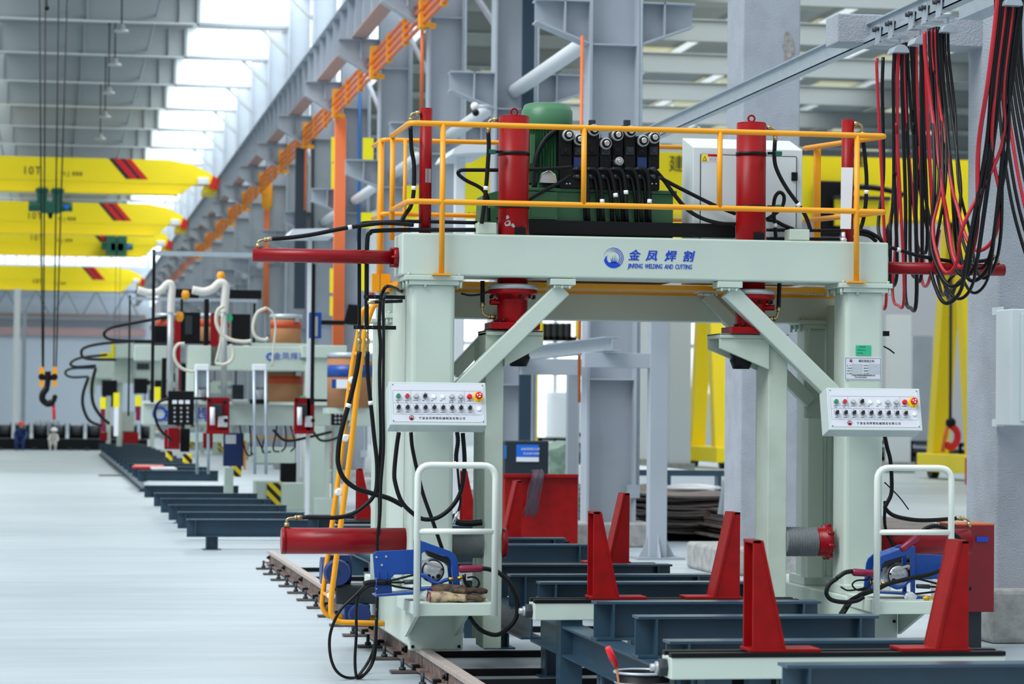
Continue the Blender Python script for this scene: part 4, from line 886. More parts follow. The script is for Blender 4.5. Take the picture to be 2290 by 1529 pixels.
# ================================================================ WIRE FEEDERS
def feeder(cx_, cy_, Y, sg, label, tag_):
    s = 1/7.633
    Fp = lambda x, y: (lambda p: (p.x, p.z))(at(cx_+sg*(x*s+820-968), cy_+(y*s+1180-1277), Y))
    t = thing('wire_feeder', label, 'wire feeder', at(cx_, cy_+40, Y+.05))
    fr = [Fp(*p) for p in ((870, 240), (980, 235), (1100, 280), (1440, 400), (1520, 470), (1555, 560), (1600, 1010), (1480, 1010), (1440, 560), (1390, 500), (1010, 385), (940, 440), (930, 1040), (870, 1040))]
    m = MB().prism(fr, 'y', Y, Y+.03); m.build('side_frame', 'blue', t, .003)
    fr2 = MB().prism(fr, 'y', Y+.16, Y+.18); fr2.prism([Fp(1100, 280), Fp(1440, 400), Fp(1430, 425), Fp(1090, 305)], 'y', Y+.03, Y+.16); fr2.build('side_frame', 'blue', t)
    pl_ = [Fp(*p) for p in ((110, 460), (170, 400), (870, 370), (870, 790), (480, 800), (425, 860), (440, 1110), (160, 1130))]
    b = MB().prism(pl_, 'y', Y+.01, Y+.025).build('bracket_plate', 'blue', t, .003)
    m = MB().prism([Fp(150, 1150), Fp(900, 1080), Fp(900, 1125), Fp(160, 1175)], 'y', Y-.02, Y+.18); m.prism([Fp(860, 1040), Fp(1600, 1010), Fp(1600, 1040), Fp(860, 1080)], 'y', Y, Y+.18); m.build('base_frame', 'blue', t)
    m = MB()
    for x, y in ((170, 500), (335, 490), (260, 635), (160, 865), (170, 1040)): q = Fp(x, y); m.cyl((q[0], Y+.004, q[1]), (q[0], Y+.01, q[1]), .0065 if y < 700 else .004, n=12)
    m.build('screw', 'chrome', b)
    m = MB()
    for x in (200, 335): m.prism([Fp(x-22, 740), Fp(x+22, 740), Fp(x+22, 1020), Fp(x-22, 1020)], 'y', Y+.004, Y+.012)
    m.build('pressed_rib', 'blue', b, .003)
    q = Fp(1140, 740); c = V((q[0], Y+.03, q[1]))
    m = MB().lathe([(.066, .1), (.066, .0), (.058, -.012), (.056, -.016), (.03, -.018)], c, (0, 1, 0), 32); dr = m.build('wire_drive', 'alu', t)
    m = MB().torus(c+V((0, -.012, 0)), (0, 1, 0), .062, .003, 30, 6)
    for dx, dz, rr in ((-.025, -.028, .012), (.0, -.034, .008), (.03, -.028, .013), (.052, .01, .006)): m.lathe([(rr, 0), (rr*.8, -.008)], c+V((sg*dx, -.017, dz)), (0, 1, 0), 14)
    m.build('drive_rollers', 'blk', dr)
    m = MB().bar(c+V((-.05*sg, -.02, .055)), c+V((.04*sg, -.02, .03)), .012, .014); 
    for dx, dz in ((-.055, .055), (.0, .01), (-.028, .012), (.03, .012)): m.cyl(c+V((sg*dx, -.03, dz)), c+V((sg*dx, -.01, dz)), .008, n=12)
    m.build('pressure_arm', 'tubeg', dr)
    m = MB().prism([Fp(1020, 390), Fp(1430, 520), Fp(1430, 680), Fp(1380, 620), Fp(1090, 500)], 'y', Y+.05, Y+.15); m.build('dark_cover', 'dgrey', t)
    w = MB(); P1 = [Fp(*p) for p in ((930, 800), (1010, 830), (1100, 910), (1200, 940), (1300, 900), (1390, 870))]
    w.tube(cr_([(p[0], Y-.02, p[1]) for p in P1], 6), .011, 10); w.build('gas_hose', 'blue', t)
    q = Fp(1430, 870); m = MB().cyl((q[0]-.012, Y-.02, q[1]), (q[0]+.012, Y-.02, q[1]), .012, n=6); q = Fp(1600, 850); m.cyl((q[0]-.02, Y-.02, q[1]), (q[0]+.025, Y-.02, q[1]), .008, n=10).cyl((q[0]-.01, Y-.02, q[1]), (q[0], Y-.02, q[1]), .013, n=6); m.build('gas_fitting', 'brassy', t)
    # cable loom on the bracket
    q = [Fp(*p) for p in ((-60, 960), (60, 930), (200, 930), (330, 930))]
    m = MB().tube(cr_([(p[0], Y-.015, p[1]) for p in q], 4), .016, 12)
    for l in (((330, 910), (480, 880), (640, 840), (800, 800), (900, 790)), ((330, 945), (500, 1000), (700, 1030), (900, 1050)), ((330, 930), (480, 930), (640, 925))):
        m.tube(cr_([(Fp(*p)[0], Y-.012, Fp(*p)[1]) for p in l], 4), .006, 8)
    m.build('cable_loom', 'dark', t); q = [Fp(635, 925), Fp(860, 915)]; MB().cyl((q[0][0], Y-.012, q[0][1]), (q[1][0], Y-.012, q[1][1]), .013, n=8).build('plug', 'dgrey', t)
    q = Fp(155, 930); MB().torus((q[0], Y-.015, q[1]), (1, 0, 0), .018, .004, 16, 6).build('clamp', 'blue', t)
    return t, Fp
f1, F1 = feeder(968, 1277, 14.93, 1, 'blue welding wire feeder on the left step platform beside the gloves', '')
def torch(pa, pb, Y, label, cable, corr, ex=()):
    a, b = at(*pa, Y), at(*pb, Y); t = thing('welding_torch', label, 'welding torch', (a+b)/2)
    d = (b-a).normalized()
    MB().tube([a, a+d*.01, a+(b-a)*.5, b-d*.01, b], [.016, .022, .021, .02, .015], 14).build('handle', 'maroon', t)
    pts = cr_([at(p[0], p[1], p[2] if len(p) > 2 else Y) for p in corr], 8); MB().tube(pts, [.011 if i % 2 else .015 for i in range(len(pts))], 10).build('corrugated_sleeve', 'blkc', t)
    MB().tube(cr_([at(p[0], p[1], p[2] if len(p) > 2 else Y) for p in cable], 6), .0125, 10).build('torch_cable', 'dark', t)
    for e_ in ex: MB().tube(cr_([at(p[0], p[1], Y) for p in e_], 6), .005, 8).build('trigger_cord', 'dark', t)
    return t
torch((1026, 1272), (1079, 1271), 14.85, 'maroon welding torch lying level at the left step handrail', [(1112, 1277), (1140, 1304), (1157, 1346), (1154, 1381), (1136, 1405), (1112, 1419), (1084, 1413), (1064, 1398), (1050, 1378, 15.1)], [(1079, 1271), (1090, 1272), (1101, 1275), (1112, 1280)],
      [((1035, 1285), (1040, 1305), (1055, 1315), (1068, 1310), (1070, 1298), (1060, 1290), (1045, 1291)), ((1040, 1283), (1042, 1300), (1060, 1316), (1072, 1306), (1066, 1292))])
for pts in ([(836, 1303), (820, 1306), (794, 1332), (759, 1367), (739, 1415), (738, 1460), (749, 1495), (770, 1513, 15.05), (797, 1514, 15.05), (821, 1502), (837, 1470), (841, 1420), (843, 1360)], [(840, 1308), (822, 1312), (804, 1329), (797, 1363), (797, 1415), (794, 1467), (795, 1500), (800, 1516, 15.08), (815, 1508, 15.06), (832, 1480), (839, 1440), (842, 1380)]):
    one(MB().tube(cr_([at(p[0], p[1], p[2] if len(p) > 2 else 15.0) for p in pts], 7), .0085, 8), 'feeder_cable', 'blkc', 'black cable loop hanging from the left wire feeder down to the floor', 'cable', 'feeder cable loops')
# gloves
zt1 = s1[2]
def glove(px, py, Y, ang, mat, label, lift=0.0, sc=1.0):
    p = at(px, py, Y); p.z = zt1+.016+lift; c, s_ = math.cos(ang), math.sin(ang)
    T = lambda x, y, z=0: p+V((x*c-y*s_, x*s_+y*c, z))*sc
    t = thing('work_glove', label, 'glove', (p.x, p.y, zt1))
    m = MB()
    rings = []
    for x, w, h in ((-.11, .04, .026), (-.10, .046, .03), (-.06, .046, .028), (-.03, .044, .024), (0, .05, .026), (.04, .048, .022), (.055, .04, .014)):
        rings.append([T(x, w*math.cos(2*PI*i/16)*(1+.06*math.sin(i*2.3)), h*math.sin(2*PI*i/16)+.004*math.sin(x*60+i)) for i in range(16)])
    m.loft(rings)
    m.build('palm', mat, t)
    for k, (y, L) in enumerate(((-.033, .06), (-.011, .075), (.011, .078), (.032, .065))):
        MB().tube(cr_([T(.035, y, 0), T(.06, y*1.1, .004), T(.06+L*.6, y*1.2, .0), T(.06+L, y*1.15, -.006)], 4), [.016]*10+[.0145, .013, .008], 10).build('finger', mat if k % 2 else 'gloved', t)
    MB().tube(cr_([T(-.03, -.035, 0), T(.0, -.058, .002), T(.035, -.066, -.002)], 4), .015, 10).build('thumb', mat, t)
    MB().tube([T(-.112, .037*math.cos(a), (.027*math.sin(a))) for a in [2*PI*i/18 for i in range(19)]], .0035, 6).build('cuff_hem', 'maroon', t)
glove(1016, 1338, 14.85, 0.05, 'glove', 'cream cotton work glove with a maroon hem, underneath on the left step', .006, 1.3)
glove(1022, 1330, 14.9, -0.1, 'gloved', 'soiled dark work glove lying on top of the cream glove', .045, 1.25)
def crumple(px, py, Y, zb, r, label, name='plastic_bag', sc=(1, 1, .6)):
    p = at(px, py, Y); p.z = zb+r*sc[2]*.8; m = MB(); rnd = random.Random(int(px)); rings = []
    for i in range(9):
        th = PI*(i+.02)/8.04
        rings.append([p+V((sc[0]*r*math.sin(th)*math.cos(2*PI*j/16)*(.75+.5*rnd.random()), sc[1]*r*math.sin(th)*math.sin(2*PI*j/16)*(.75+.5*rnd.random()), max(-r*sc[2]*.8, sc[2]*r*math.cos(th)*(.8+.4*rnd.random())))) for j in range(16)])
    m.loft(rings, False); return one(m, name, 'clear', label, 'bag')
crumple(955, 1333, 14.95, zt1, .045, 'clear crumpled plastic bag beside the gloves on the left step', sc=(1.3, 1, .75))
f2, F2 = feeder(2013, 1287, 14.93, -1, 'blue welding wire feeder on the right step platform, half hidden by a red post', '')
torch((1906, 1279), (1965, 1283), 14.80, 'maroon welding torch lying level left of the right step handrail', [(1872, 1293), (1855, 1306), (1848, 1325), (1858, 1340), (1885, 1346), (1915, 1343), (1932, 1334)], [(1906, 1277), (1890, 1280), (1872, 1292)],
      [((1945, 1290), (1938, 1296), (1915, 1298), (1906, 1308), (1918, 1319), (1938, 1316), (1945, 1300)), ((1950, 1292), (1945, 1310), (1900, 1320), (1880, 1312))])
torch((2015, 1230), (2052, 1200), 14.85, 'maroon welding torch leaning up over the right wire feeder', [(2125, 1190), (2142, 1200), (2160, 1225), (2140, 1255, 14.9), (2090, 1280), (2040, 1292), (1990, 1304), (1960, 1318), (1905, 1340), (1880, 1372, 15.2)], [(2056, 1195), (2070, 1182), (2090, 1176), (2112, 1180), (2127, 1192)])
MB().tube(cr_([at(*p, 15.0) for p in ((1990, 1304), (1930, 1325), (1905, 1345), (1885, 1375))], 6), .010, 8).build('power_cable', 'dark', G)
crumple(2037, 1330, 14.8, s2[2], .028, 'clear plastic scrap bag on the right step platform', sc=(1.2, .8, .9))
p = at(2075, 1330, 14.78); m = MB().cyl((p.x-.03, 14.78, s2[2]+.014), (p.x+.05, 14.78, s2[2]+.014), .008, n=10).cyl((p.x-.02, 14.78, s2[2]+.014), (p.x+.005, 14.78, s2[2]+.014), .014, n=6)
one(m, 'brass_connector', 'brassy', 'small brass hose connector on the right step platform', 'connector')
# ================================================================ FESTOON
XR_ = 5.5
def on_rail(px, py):
    d = ray(px, py); k = XR_/d.x; return CAM+d*k
r0 = on_rail(1790, 166); zr0 = r0.z-.0
t = thing('cable_track_rail', 'long grey steel channel rail carrying the hanging cables, running back over the gantry', 'rail', (XR_, 19, zr0))
m = MB().box(XR_-.004, XR_+.004, 12.6, 27.5, zr0-.0, zr0+.13).box(XR_-.03, XR_+.03, 12.6, 27.5, zr0+.125, zr0+.135).box(XR_-.045, XR_+.03, 12.6, 27.5, zr0-.008, zr0)
m.box(XR_-.045, XR_-.04, 12.6, 27.5, zr0-.008, zr0+.03).build('channel', 'zinc', t)
MB().box(XR_-.03, XR_+.3, 17.64, 17.72, zr0+.135, zr0+.2).build('hanger_bracket', 'zinc', t)
trol = []
for i, (px, name) in enumerate(((1983, ''), (2012, ''), (2058, ''), (2088, ''), (2120, ''), (2262, ''))):
    Y = XR_/(ray(px, 90).x/ray(px, 90).y); p = V((XR_-.05, Y, zr0))
    t = thing('cable_trolley', '%s galvanised cable trolley on the overhead track' % ['leftmost', 'second from left', 'third from left', 'fourth from left', 'fifth from left', 'far right'][i], 'trolley', p, 'cable trolleys on the track')
    m = MB().box(XR_-.07, XR_+.05, Y-.05, Y+.05, zr0-.06, zr0-.045).box(XR_-.065, XR_-.055, Y-.05, Y+.05, zr0-.05, zr0+.07); m.build('plate', 'zinc', t)
    for dy in (-.03, .03): MB().cyl((XR_-.09, Y+dy, zr0+.04), (XR_-.04, Y+dy, zr0+.04), .015, n=10).build('wheel', 'dgrey', t)
    if i in (1, 2, 4, 5):
        m = MB(); pts = [(XR_+.10*math.cos(a)*0-.02, Y+.0, 0) for a in (0,)]
        prof = [(.055*math.cos(a), .055*math.sin(a)) for a in [PI*j/10 for j in range(11)]]
        m.prism([(XR_-.01+q[0], zr0-.16+q[1]) for q in prof], 'y', Y-.07, Y+.07); m.box(XR_-.005, XR_+.005, Y-.01, Y+.01, zr0-.12, zr0-.05)
        m.build('saddle', 'zinc', t, .003)
    trol.append(Y)
rn = random.Random(11)
def cable(pts, r, red, narrow):
    P = cr_([at(p[0], p[1], p[2]) for p in pts], 7)
    one(MB().tube(P, r, 8), 'festoon_cable', 'redc' if red else 'blkc',
        ('red' if red else 'black')+(' cable hanging in a tight loop from the left overhead trolleys' if narrow else ' cable in a wide loop swinging up to the top right corner'), 'cable',
        ('red ' if red else 'black ')+('tight cable loops' if narrow else 'wide cable loops'))
Y1_, Y2_, Y5_, Y6_ = trol[1], trol[2], trol[4], trol[5]
wide = [(2068, 70, 2150, 598, 2232, 1, .014), (2085, 62, 2132, 640, 2246, 0, .012), (2092, 60, 2158, 618, 2262, 0, .011), (2098, 60, 2176, 628, 2272, 0, .012), (2105, 62, 2146, 668, 2256, 0, .010), (2112, 64, 2192, 600, 2280, 0, .011),
        (2078, 64, 2118, 678, 2240, 0, .012), (2120, 66, 2200, 622, 2288, 0, .010), (2082, 66, 2190, 560, 2250, 1, .012), (2101, 62, 2180, 655, 2284, 0, .009), (2090, 66, 2120, 610, 2268, 1, .011)]
for i, (xa, ya, xb, yb, xc, red, r) in enumerate(wide):
    Ym = (Y5_+Y6_)/2
    cable([(xa, ya, Y5_), (xa+2, ya+60, Y5_), (xa+(xb-xa)*.2, 250, Y5_-.05), (xa+(xb-xa)*.45-(i*7 % 5)*3, 410, Y5_-.25), (xb-30-(i*5 % 7)*4, yb-100, Ym+.25), (xb-18-(i*5 % 7)*2, yb-26, Ym+.1), (xb, yb, Ym), (xb+22+(i*3 % 5)*3, yb-30, Ym-.1), (xb+36+(i*3 % 5)*3, yb-110, Ym-.25), (xc-44+(i*4 % 7)*3, 330, Y6_+.25), (xc-22, 180, Y6_+.05), (xc-5, 40, Y6_), (xc, -25, Y6_)], r, red, False)
nar = [(2012, 105, 1968, 678, 1962, 130, 1, .010), (2018, 98, 2036, 688, 2044, 300, 0, .013), (2022, 96, 2070, 640, 2100, 520, 1, .011), (2030, 95, 2110, 660, 2160, 590, 0, .011), (2038, 92, 2125, 672, 2180, 600, 0, .012), (2044, 90, 2060, 560, 2062, 90, 0, .012),
       (2000, 112, 1992, 640, 2000, 400, 0, .012), (2007, 108, 2008, 682, 2006, 300, 1, .010), (2026, 95, 2048, 620, 2060, 90, 0, .012), (2050, 82, 2075, 600, 2070, 90, 1, .012), (1975, 128, 1976, 540, 1990, 640, 0, .012)]
for i, (xa, ya, xb, yb, xc, yc, red, r) in enumerate(nar):
    Ya = Y1_; Yb = Y2_
    cable([(xa, ya, Ya), (xa-2+(xb-xa)*.05, ya+70, Ya), (xa+(xb-xa)*.15, 300, Ya), (xa+(xb-xa)*.4, (yb+ya)*.6, Ya-.03), (xb-12, yb-35, Ya-.08), (xb, yb, (Ya+Yb)/2), (xb+14, yb-35, Yb), (xc, max(yc, 130)+(0 if yc > 200 else 60), Yb), (xc, yc, Yb)], r, red, True)
for i in range(8):
    xa = 2226+i*8; one(MB().tube(cr_([at(xa, -20, 15.6), at(xa+4, 150, 15.6), at(xa+14+i*3, 300, 15.5), at(xa+40+i*6, 470, 15.4), at(xa+90+i*8, 640, 15.3)], 7), .011, 8), 'festoon_cable', 'redc' if i == 2 else 'blkc',
        'red cable falling out of the frame at the right edge' if i == 2 else 'black cable falling out of the frame at the right edge', 'cable', 'red edge cable' if i == 2 else 'black edge cables')
# ================================================================ FLOOR RAILS
def floor_rail(x, y0, y1, label):
    t = thing('floor_rail', label, 'rail', (x, (y0+y1)/2, 0), 'travel rails on the floor')
    MB().box(x-.033, x+.033, y0, y1, .108, .14).build('rail_head', 'railtop', t, .006)
    m = MB().box(x-.012, x+.012, y0, y1, .03, .108).box(x-.055, x+.055, y0, y1, .018, .032); m.build('rail_web', 'rust', t)
    n = 0; y = y0+.2
    while y < y1:
        p = MB().box(x-.2, x+.12, y-.045, y+.045, .004, .018).build('tie_plate', 'plate', t)
        b = MB()
        for dx in (-.13, ): b.cyl((x+dx, y, .018), (x+dx, y, .085), .011, n=8).cyl((x+dx, y, .018), (x+dx, y, .035), .02, n=6)
        b.build('anchor_bolt', 'dgrey', p)
        MB().box(x-.075, x-.03, y-.03, y+.03, .018, .05).build('rail_clip', 'blk', p, .003)
        y += .85; n += 1
    y = y0+.9
    while y < y1:
        MB().cyl((x-.03, y, .075), (x-.012, y, .075), .022, n=6).cyl((x-.045, y, .075), (x-.03, y, .075), .012, n=8).build('web_bolt', 'blk', t); y += 1.7
    return t
floor_rail(2.155, 11.8, 26.4, 'rusty floor rail under the left wheel truck of the gantry')
floor_rail(4.83, 12.4, 26.4, 'rusty floor rail under the right wheel truck of the gantry')
for i, y in enumerate((13.2, 14.6, 15.2, 16.35, 18.2, 19.6, 21.0, 22.4, 23.8, 25.2)):
    one(MB().box(2.22, 4.76, y, y+.045, .0, .04), 'cross_tie', 'blk', 'dark flat steel tie on the floor between the two rails, %s from the camera' % ORD[i], 'tie', 'floor ties between the rails')
# ================================================================ SUPPORT FRAMES
def frame(label, x0, x1, beams, zt, h, sx, y0, y1, legs, group='blue-grey support frames', post=.13):
    t = thing('support_frame', label, 'frame', ((x0+x1)/2, (y0+y1)/2, 0), group)
    for y in beams:
        b = MB().ibar((x0, y+.07, zt-h/2), (x1, y+.07, zt-h/2), h, .14, .012, .01)
        for x in (x0+.09, x1-.09): b.box(x-.005, x+.005, y+.0, y+.14, zt-h+.012, zt-.012)
        b.build('cross_beam', 'steel', t)
    if sx:
        for x in sx:
            MB().ibar((x, y0, zt-h-.085), (x, y1, zt-h-.085), .165, .13, .012, .01).build('long_beam', 'steel', t)
    for x, y in legs:
        zb = zt-h-(.17 if sx else 0)
        l = MB().box(x-post/2, x-post/2+.012, y, y+post, .01, zb).box(x+post/2-.012, x+post/2, y, y+post, .01, zb).box(x-post/2, x+post/2, y+post/2-.005, y+post/2+.005, .01, zb).box(x-.1, x+.1, y-.03, y+.16, 0, .01)
        l.build('leg', 'steel', t)
    return t
CB0, CB1 = 2.75, 3.93
frame('blue-grey I-beam frame at the bottom right corner, nearest to the camera', 2.79, 4.4, [9.95], .55, .2, None, 9.9, 10.1, [(2.9, 9.98), (3.9, 9.98)])
frame('blue-grey I-beam frame with a long beam in front of the right red posts', CB0, CB1, [12.4, 13.38], .55, .195, (2.82, 3.8), 11.6, 15.3, [(2.85, 13.4), (2.87, 15.1), (3.8, 13.4), (3.8, 15.1)])
frame('blue-grey I-beam frame passing under the gantry behind the left inner post', 2.70, CB1, [15.66, 16.73], .55, .2, (2.80, 3.78), 15.5, 17.3, [(2.85, 16.95), (3.78, 16.95)])
frame('blue-grey I-beam frame behind the gantry, second row of red posts', CB0, CB1, [19.3, 20.3], .55, .16, (2.82, 3.8), 18.6, 20.9, [(2.85, 19.5), (3.8, 19.5)])
frame('blue-grey I-beam frame behind the gantry, farthest row near the red crate', CB0-.3, 3.75, [23.2, 25.6], .52, .16, (2.82, 3.6), 22.6, 26, [(2.85, 23.4), (3.6, 25.4)])
frame('thin blue-grey I-beam right behind the nearest clamping beam', 2.72, 4.05, [11.62], .5, .1, None, 11.6, 11.8, [(2.8, 11.62), (3.98, 11.62)], post=.08)
frame('thin blue-grey I-beam right behind the second clamping beam', 2.72, 4.0, [14.8], .56, .1, None, 14.8, 15, [(3.3, 14.82), (3.94, 14.82)], post=.08)
# pale clamping beams with screws
BEAMS = [(11.08, 'nearest pale green clamping beam with black top rails, lower right'), (14.32, 'second pale green clamping beam, under the inner posts of the gantry'),
         (17.75, 'third pale green clamping beam, behind the gantry'), (20.95, 'fourth pale green clamping beam, far behind the gantry'), (24.6, 'farthest pale green clamping beam, beside the red crate')]
for i, (Y, lab) in enumerate(BEAMS):
    x0, x1 = 2.60, 4.08
    t = thing('clamping_beam', lab, 'beam', (3.35, Y, 0), 'pale green clamping beams')
    MB().box(x0, x1, Y, Y+.17, .385, .478).build('body', 'green', t, .005)
    m = MB().box(x0, x1, Y-.005, Y+.05, .478, .497).box(x0, x1, Y+.12, Y+.175, .478, .497); m.build('guide_rail', 'blk', t, .002)
    MB().box(x0+.02, x1-.02, Y+.05, Y+.12, .478, .484).build('slot', 'dgrey', t)
    MB().box(x0+.15, x0+.27, Y+.02, Y+.15, 0, .385).box(x1-.27, x1-.15, Y+.02, Y+.15, 0, .385).build('foot', 'steel', t)
    if i < 3:
        MB().cyl((x0-.035, Y+.085, .43), (x0, Y+.085, .43), .042, n=6).build('hex_nut', 'dgrey', t, .003)
        MB().cyl((x0-.07, Y+.085, .43), (x0-.035, Y+.085, .43), .016, n=14).cyl((x0-.048, Y+.085, .43), (x0-.034, Y+.085, .43), .026, n=20).build('screw_end', 'tubeg', t)
def wedge(xv, sg, Y, label, h=.475):
    t = thing('clamping_post', label, 'post', (xv, Y, .497), 'red wedge-shaped clamping posts')
    z0 = .497; wb, wt = .145, .042
    base = MB().box(xv-.012*sg, xv+sg*.30, Y-.0, Y+.175, z0, z0+.014).build('base_plate', 'redp', t, .002)
    for y in (Y+.003, Y+.158): MB().prism([(xv, z0+.014), (xv+sg*wb, z0+.014), (xv+sg*wt, z0+h), (xv, z0+h)], 'y', y, y+.012).build('side_plate', 'redp', t, .0015)
    MB().add([(xv+sg*wb, Y-.001, z0+.014), (xv+sg*wb, Y+.176, z0+.014), (xv+sg*wt, Y+.176, z0+h), (xv+sg*wt, Y-.001, z0+h), (xv+sg*(wb-.012), Y-.001, z0+.014), (xv+sg*(wb-.012), Y+.176, z0+.014), (xv+sg*(wt-.012), Y+.176, z0+h), (xv+sg*(wt-.012), Y-.001, z0+h)],
        [(0, 1, 2, 3), (7, 6, 5, 4), (0, 4, 5, 1), (1, 5, 6, 2), (2, 6, 7, 3), (3, 7, 4, 0)]).build('slanted_plate', 'redp', t)
    MB().box(xv, xv+sg*wt, Y+.003, Y+.17, z0+h-.012, z0+h).build('top_plate', 'redp', t)
    if sg > 0: MB().box(xv+.04, xv+.05, Y+.012, Y+.16, z0+.014, z0+h-.012).build('inner_plate', 'redp', t)
    return t
posts = [(1685, 1, 0, 'nearest red wedge post of the left row, standing on the nearest clamping beam'), (2167, -1, 0, 'nearest red wedge post of the right row, in front of the right wire feeder'),
         (1327, 1, 1, 'red wedge post of the left row on the second clamping beam'), (1655, -1, 1, 'red wedge post of the right row on the second clamping beam, beside the inner post'),
         (1407, -1, 2, 'red wedge post of the right row on the third clamping beam, behind the second one'), (1165, -1, 3, 'red wedge post of the right row in front of the red crate'),
         (1034, 1, 4, 'red wedge post seen behind the left handrail, beside the yellow and black block'), (800, 1, 4, 'red wedge post left of the gantry, beside the ladder')]
for px, sg, bi, lab in posts:
    Y = BEAMS[bi][0]+.01; x = at(px, 1300, Y).x
    if px == 800:
        Y = 25.2; x = at(800, 1100, Y).x
        one(MB().box(x-.1, x+.5, Y, Y+.2, 0, .49), 'post_stand', 'steel', 'blue-grey stand below the red post beside the ladder', 'stand')
    if px == 1034: Y = 24.62; x = at(1034, 1130, Y).x
    wedge(x, sg, Y, lab)
# bucket with brush
p = at(1436, 1500, 11.75)
t = thing('paint_bucket', 'dark metal bucket at the bottom edge between the frames', 'bucket', (p.x, 11.75, 0)); zb = p.z
MB().lathe([(.105, 0), (.124, zb-.01), (.118, zb-.01), (.1, .02), (.0005, .02)], (p.x, 11.75, 0), n=36).build('shell', 'blk', t)
MB().torus((p.x, 11.75, zb-.004), (0, 0, 1), .124, .006, 36, 8).torus((p.x, 11.75, zb-.05), (0, 0, 1), .122, .003, 36, 6).build('rim', 'zinc', t)
a, c = at(1357, 1446, 11.7), at(1385, 1500, 11.72)
t = thing('marking_brush', 'red-tipped stick standing in the dark bucket', 'brush', (a+c)/2)
a = at(1359, 1447, 11.68); c = V((p.x-.06, 11.75, .06)); mid = a+(at(1378, 1490, 11.7)-a)
MB().cyl(mid, c, .006, n=8).build('handle', 'drum', t); MB().tube([a, a+(mid-a)*.5, mid], [.013, .016, .011], 10).build('red_grip', 'rbtn', t)
# ================================================================ LEFT ROLLER TABLES
zt_, hh = .33, .19
t = None
NY = [29.2, 31.3, 33.7, 36.1, 38.5, 42.4]
frame('blue-grey row of low I-beams on the floor, nearer group of the left conveyor', 1.48, 2.95, NY, zt_, hh, None, 29, 43, [(1.75, 29.2), (1.75, 36.1), (2.8, 29.2), (2.8, 36.1)])
FY = [50+i*3.3 for i in range(13)]
frame('blue-grey row of low I-beams on the floor, farther group of the left conveyor', 1.62, 3.1, FY, .40, .2, (1.72,), 50, 92, [(1.72, 50), (1.72, 62), (1.72, 75), (3.0, 50)])
m = MB(); p = fl(372, 1079, .43); m.box(p.x-.25, p.x+.25, 50.2, 51.5, .41, .44).box(p.x, p.x+.7, 47.5, 47.7, .41, .44)
one(MB().box(1.9, 2.35, 50.3, 51.6, .402, .43), 'white_plate', 'colw', 'white steel offcut lying on the left conveyor beams', 'plate')
p = fl(328, 1043, .42); one(MB().prism([(p.x-.3, p.y-.8), (p.x+.28, p.y-.9), (p.x+.35, p.y+.6), (p.x-.2, p.y+.9)], 'z', .402, .44), 'red_cloth', 'rbtn', 'bright red cloth lying on the far left conveyor beams', 'cloth')
for i, (px, py) in enumerate(((245, 1063),)): p = fl(px, py); one(MB().box(p.x-.25, p.x+.25, p.y-.6, p.y+.6, 0, .008), 'floor_cover', 'blk', 'small dark cover plate on the floor left of the conveyor', 'cover')
# ================================================================ BACKGROUND MACHINES
hz = bpy.data.materials.new('hazard_stripes'); hz.use_nodes = True; n_ = hz.node_tree; b_ = n_.nodes['Principled BSDF']
tcn = n_.nodes.new('ShaderNodeTexCoord'); mp_ = n_.nodes.new('ShaderNodeMapping'); mp_.inputs['Rotation'].default_value = (0, math.radians(45), 0); wv = n_.nodes.new('ShaderNodeTexWave'); wv.inputs['Scale'].default_value = 2.6
rp = n_.nodes.new('ShaderNodeValToRGB'); rp.color_ramp.interpolation = 'CONSTANT'; rp.color_ramp.elements[0].color = lin('#12130f'); rp.color_ramp.elements[1].position = .5; rp.color_ramp.elements[1].color = lin('#f2d414')
n_.links.new(tcn.outputs['Object'], mp_.inputs[0]); n_.links.new(mp_.outputs[0], wv.inputs['Vector']); n_.links.new(wv.outputs[0], rp.inputs[0]); n_.links.new(rp.outputs[0], b_.inputs['Base Color'])
M['haz'] = hz
def part(t, name, mat, x0, y0, x1, y1, Y, d, bev=0.0, floor=False):
    m = MB(); B(m, x0, y0, x1, y1, Y, d)
    if floor:
        zs_ = [q[2] for q in m.v]; m.v = [(q[0], q[1], 0 if abs(q[2]-min(zs_)) < 1e-6 else q[2]) for q in m.v]
    return m.build(name, mat, t, bev)
WY = 40
W = thing('welding_gantry', 'nearest pale green welding gantry left of the main gantry, with a long lettered boom', 'machine', (2.9, WY, 0), 'welding gantries in the left background')
pb_ = part(W, 'portal_beam', 'green', 420, 774, 690, 828, WY+1, .5, .01)
c0 = part(W, 'column', 'green', 683, 775, 738, 1150, WY+.8, .4, .01, True); part(W, 'column_cap', 'green', 676, 772, 776, 800, WY+.75, .45, .01)
part(W, 'hanger', 'green', 430, 828, 455, 905, WY-.8, 1.9, .01)
bo = part(W, 'boom', 'green', 318, 905, 836, 951, WY-1, .3, .01); part(W, 'boom_top', 'white_rail', 320, 898, 836, 905, WY-1.05, .4)
part(W, 'post', 'green', 728, 945, 738, 1130, WY-.8, .2, 0, True); part(W, 'post', 'green', 745, 945, 760, 1130, WY-.8, .2, 0, True)
part(W, 'plinth', 'green', 704, 1114, 752, 1154, WY-.9, .5, .01, True); part(W, 'base_beam', 'green', 628, 1080, 712, 1126, WY+1, .5, .01, True)
part(W, 'base_beam', 'green', 572, 1076, 630, 1131, WY, .6, .01, True); part(W, 'hazard_block', 'haz', 597, 1080, 628, 1130, WY-.05, .04)
part(W, 'leg', 'green', 503, 1045, 522, 1110, WY+2, .3, 0, True); part(W, 'hazard_block', 'haz', 516, 1038, 540, 1066, WY+2.4, .3)
part(W, 'side_box', 'green', 500, 985, 545, 1000, WY, .4); part(W, 'lower_beam', 'green', 560, 1000, 660, 1035, WY+1, .3)
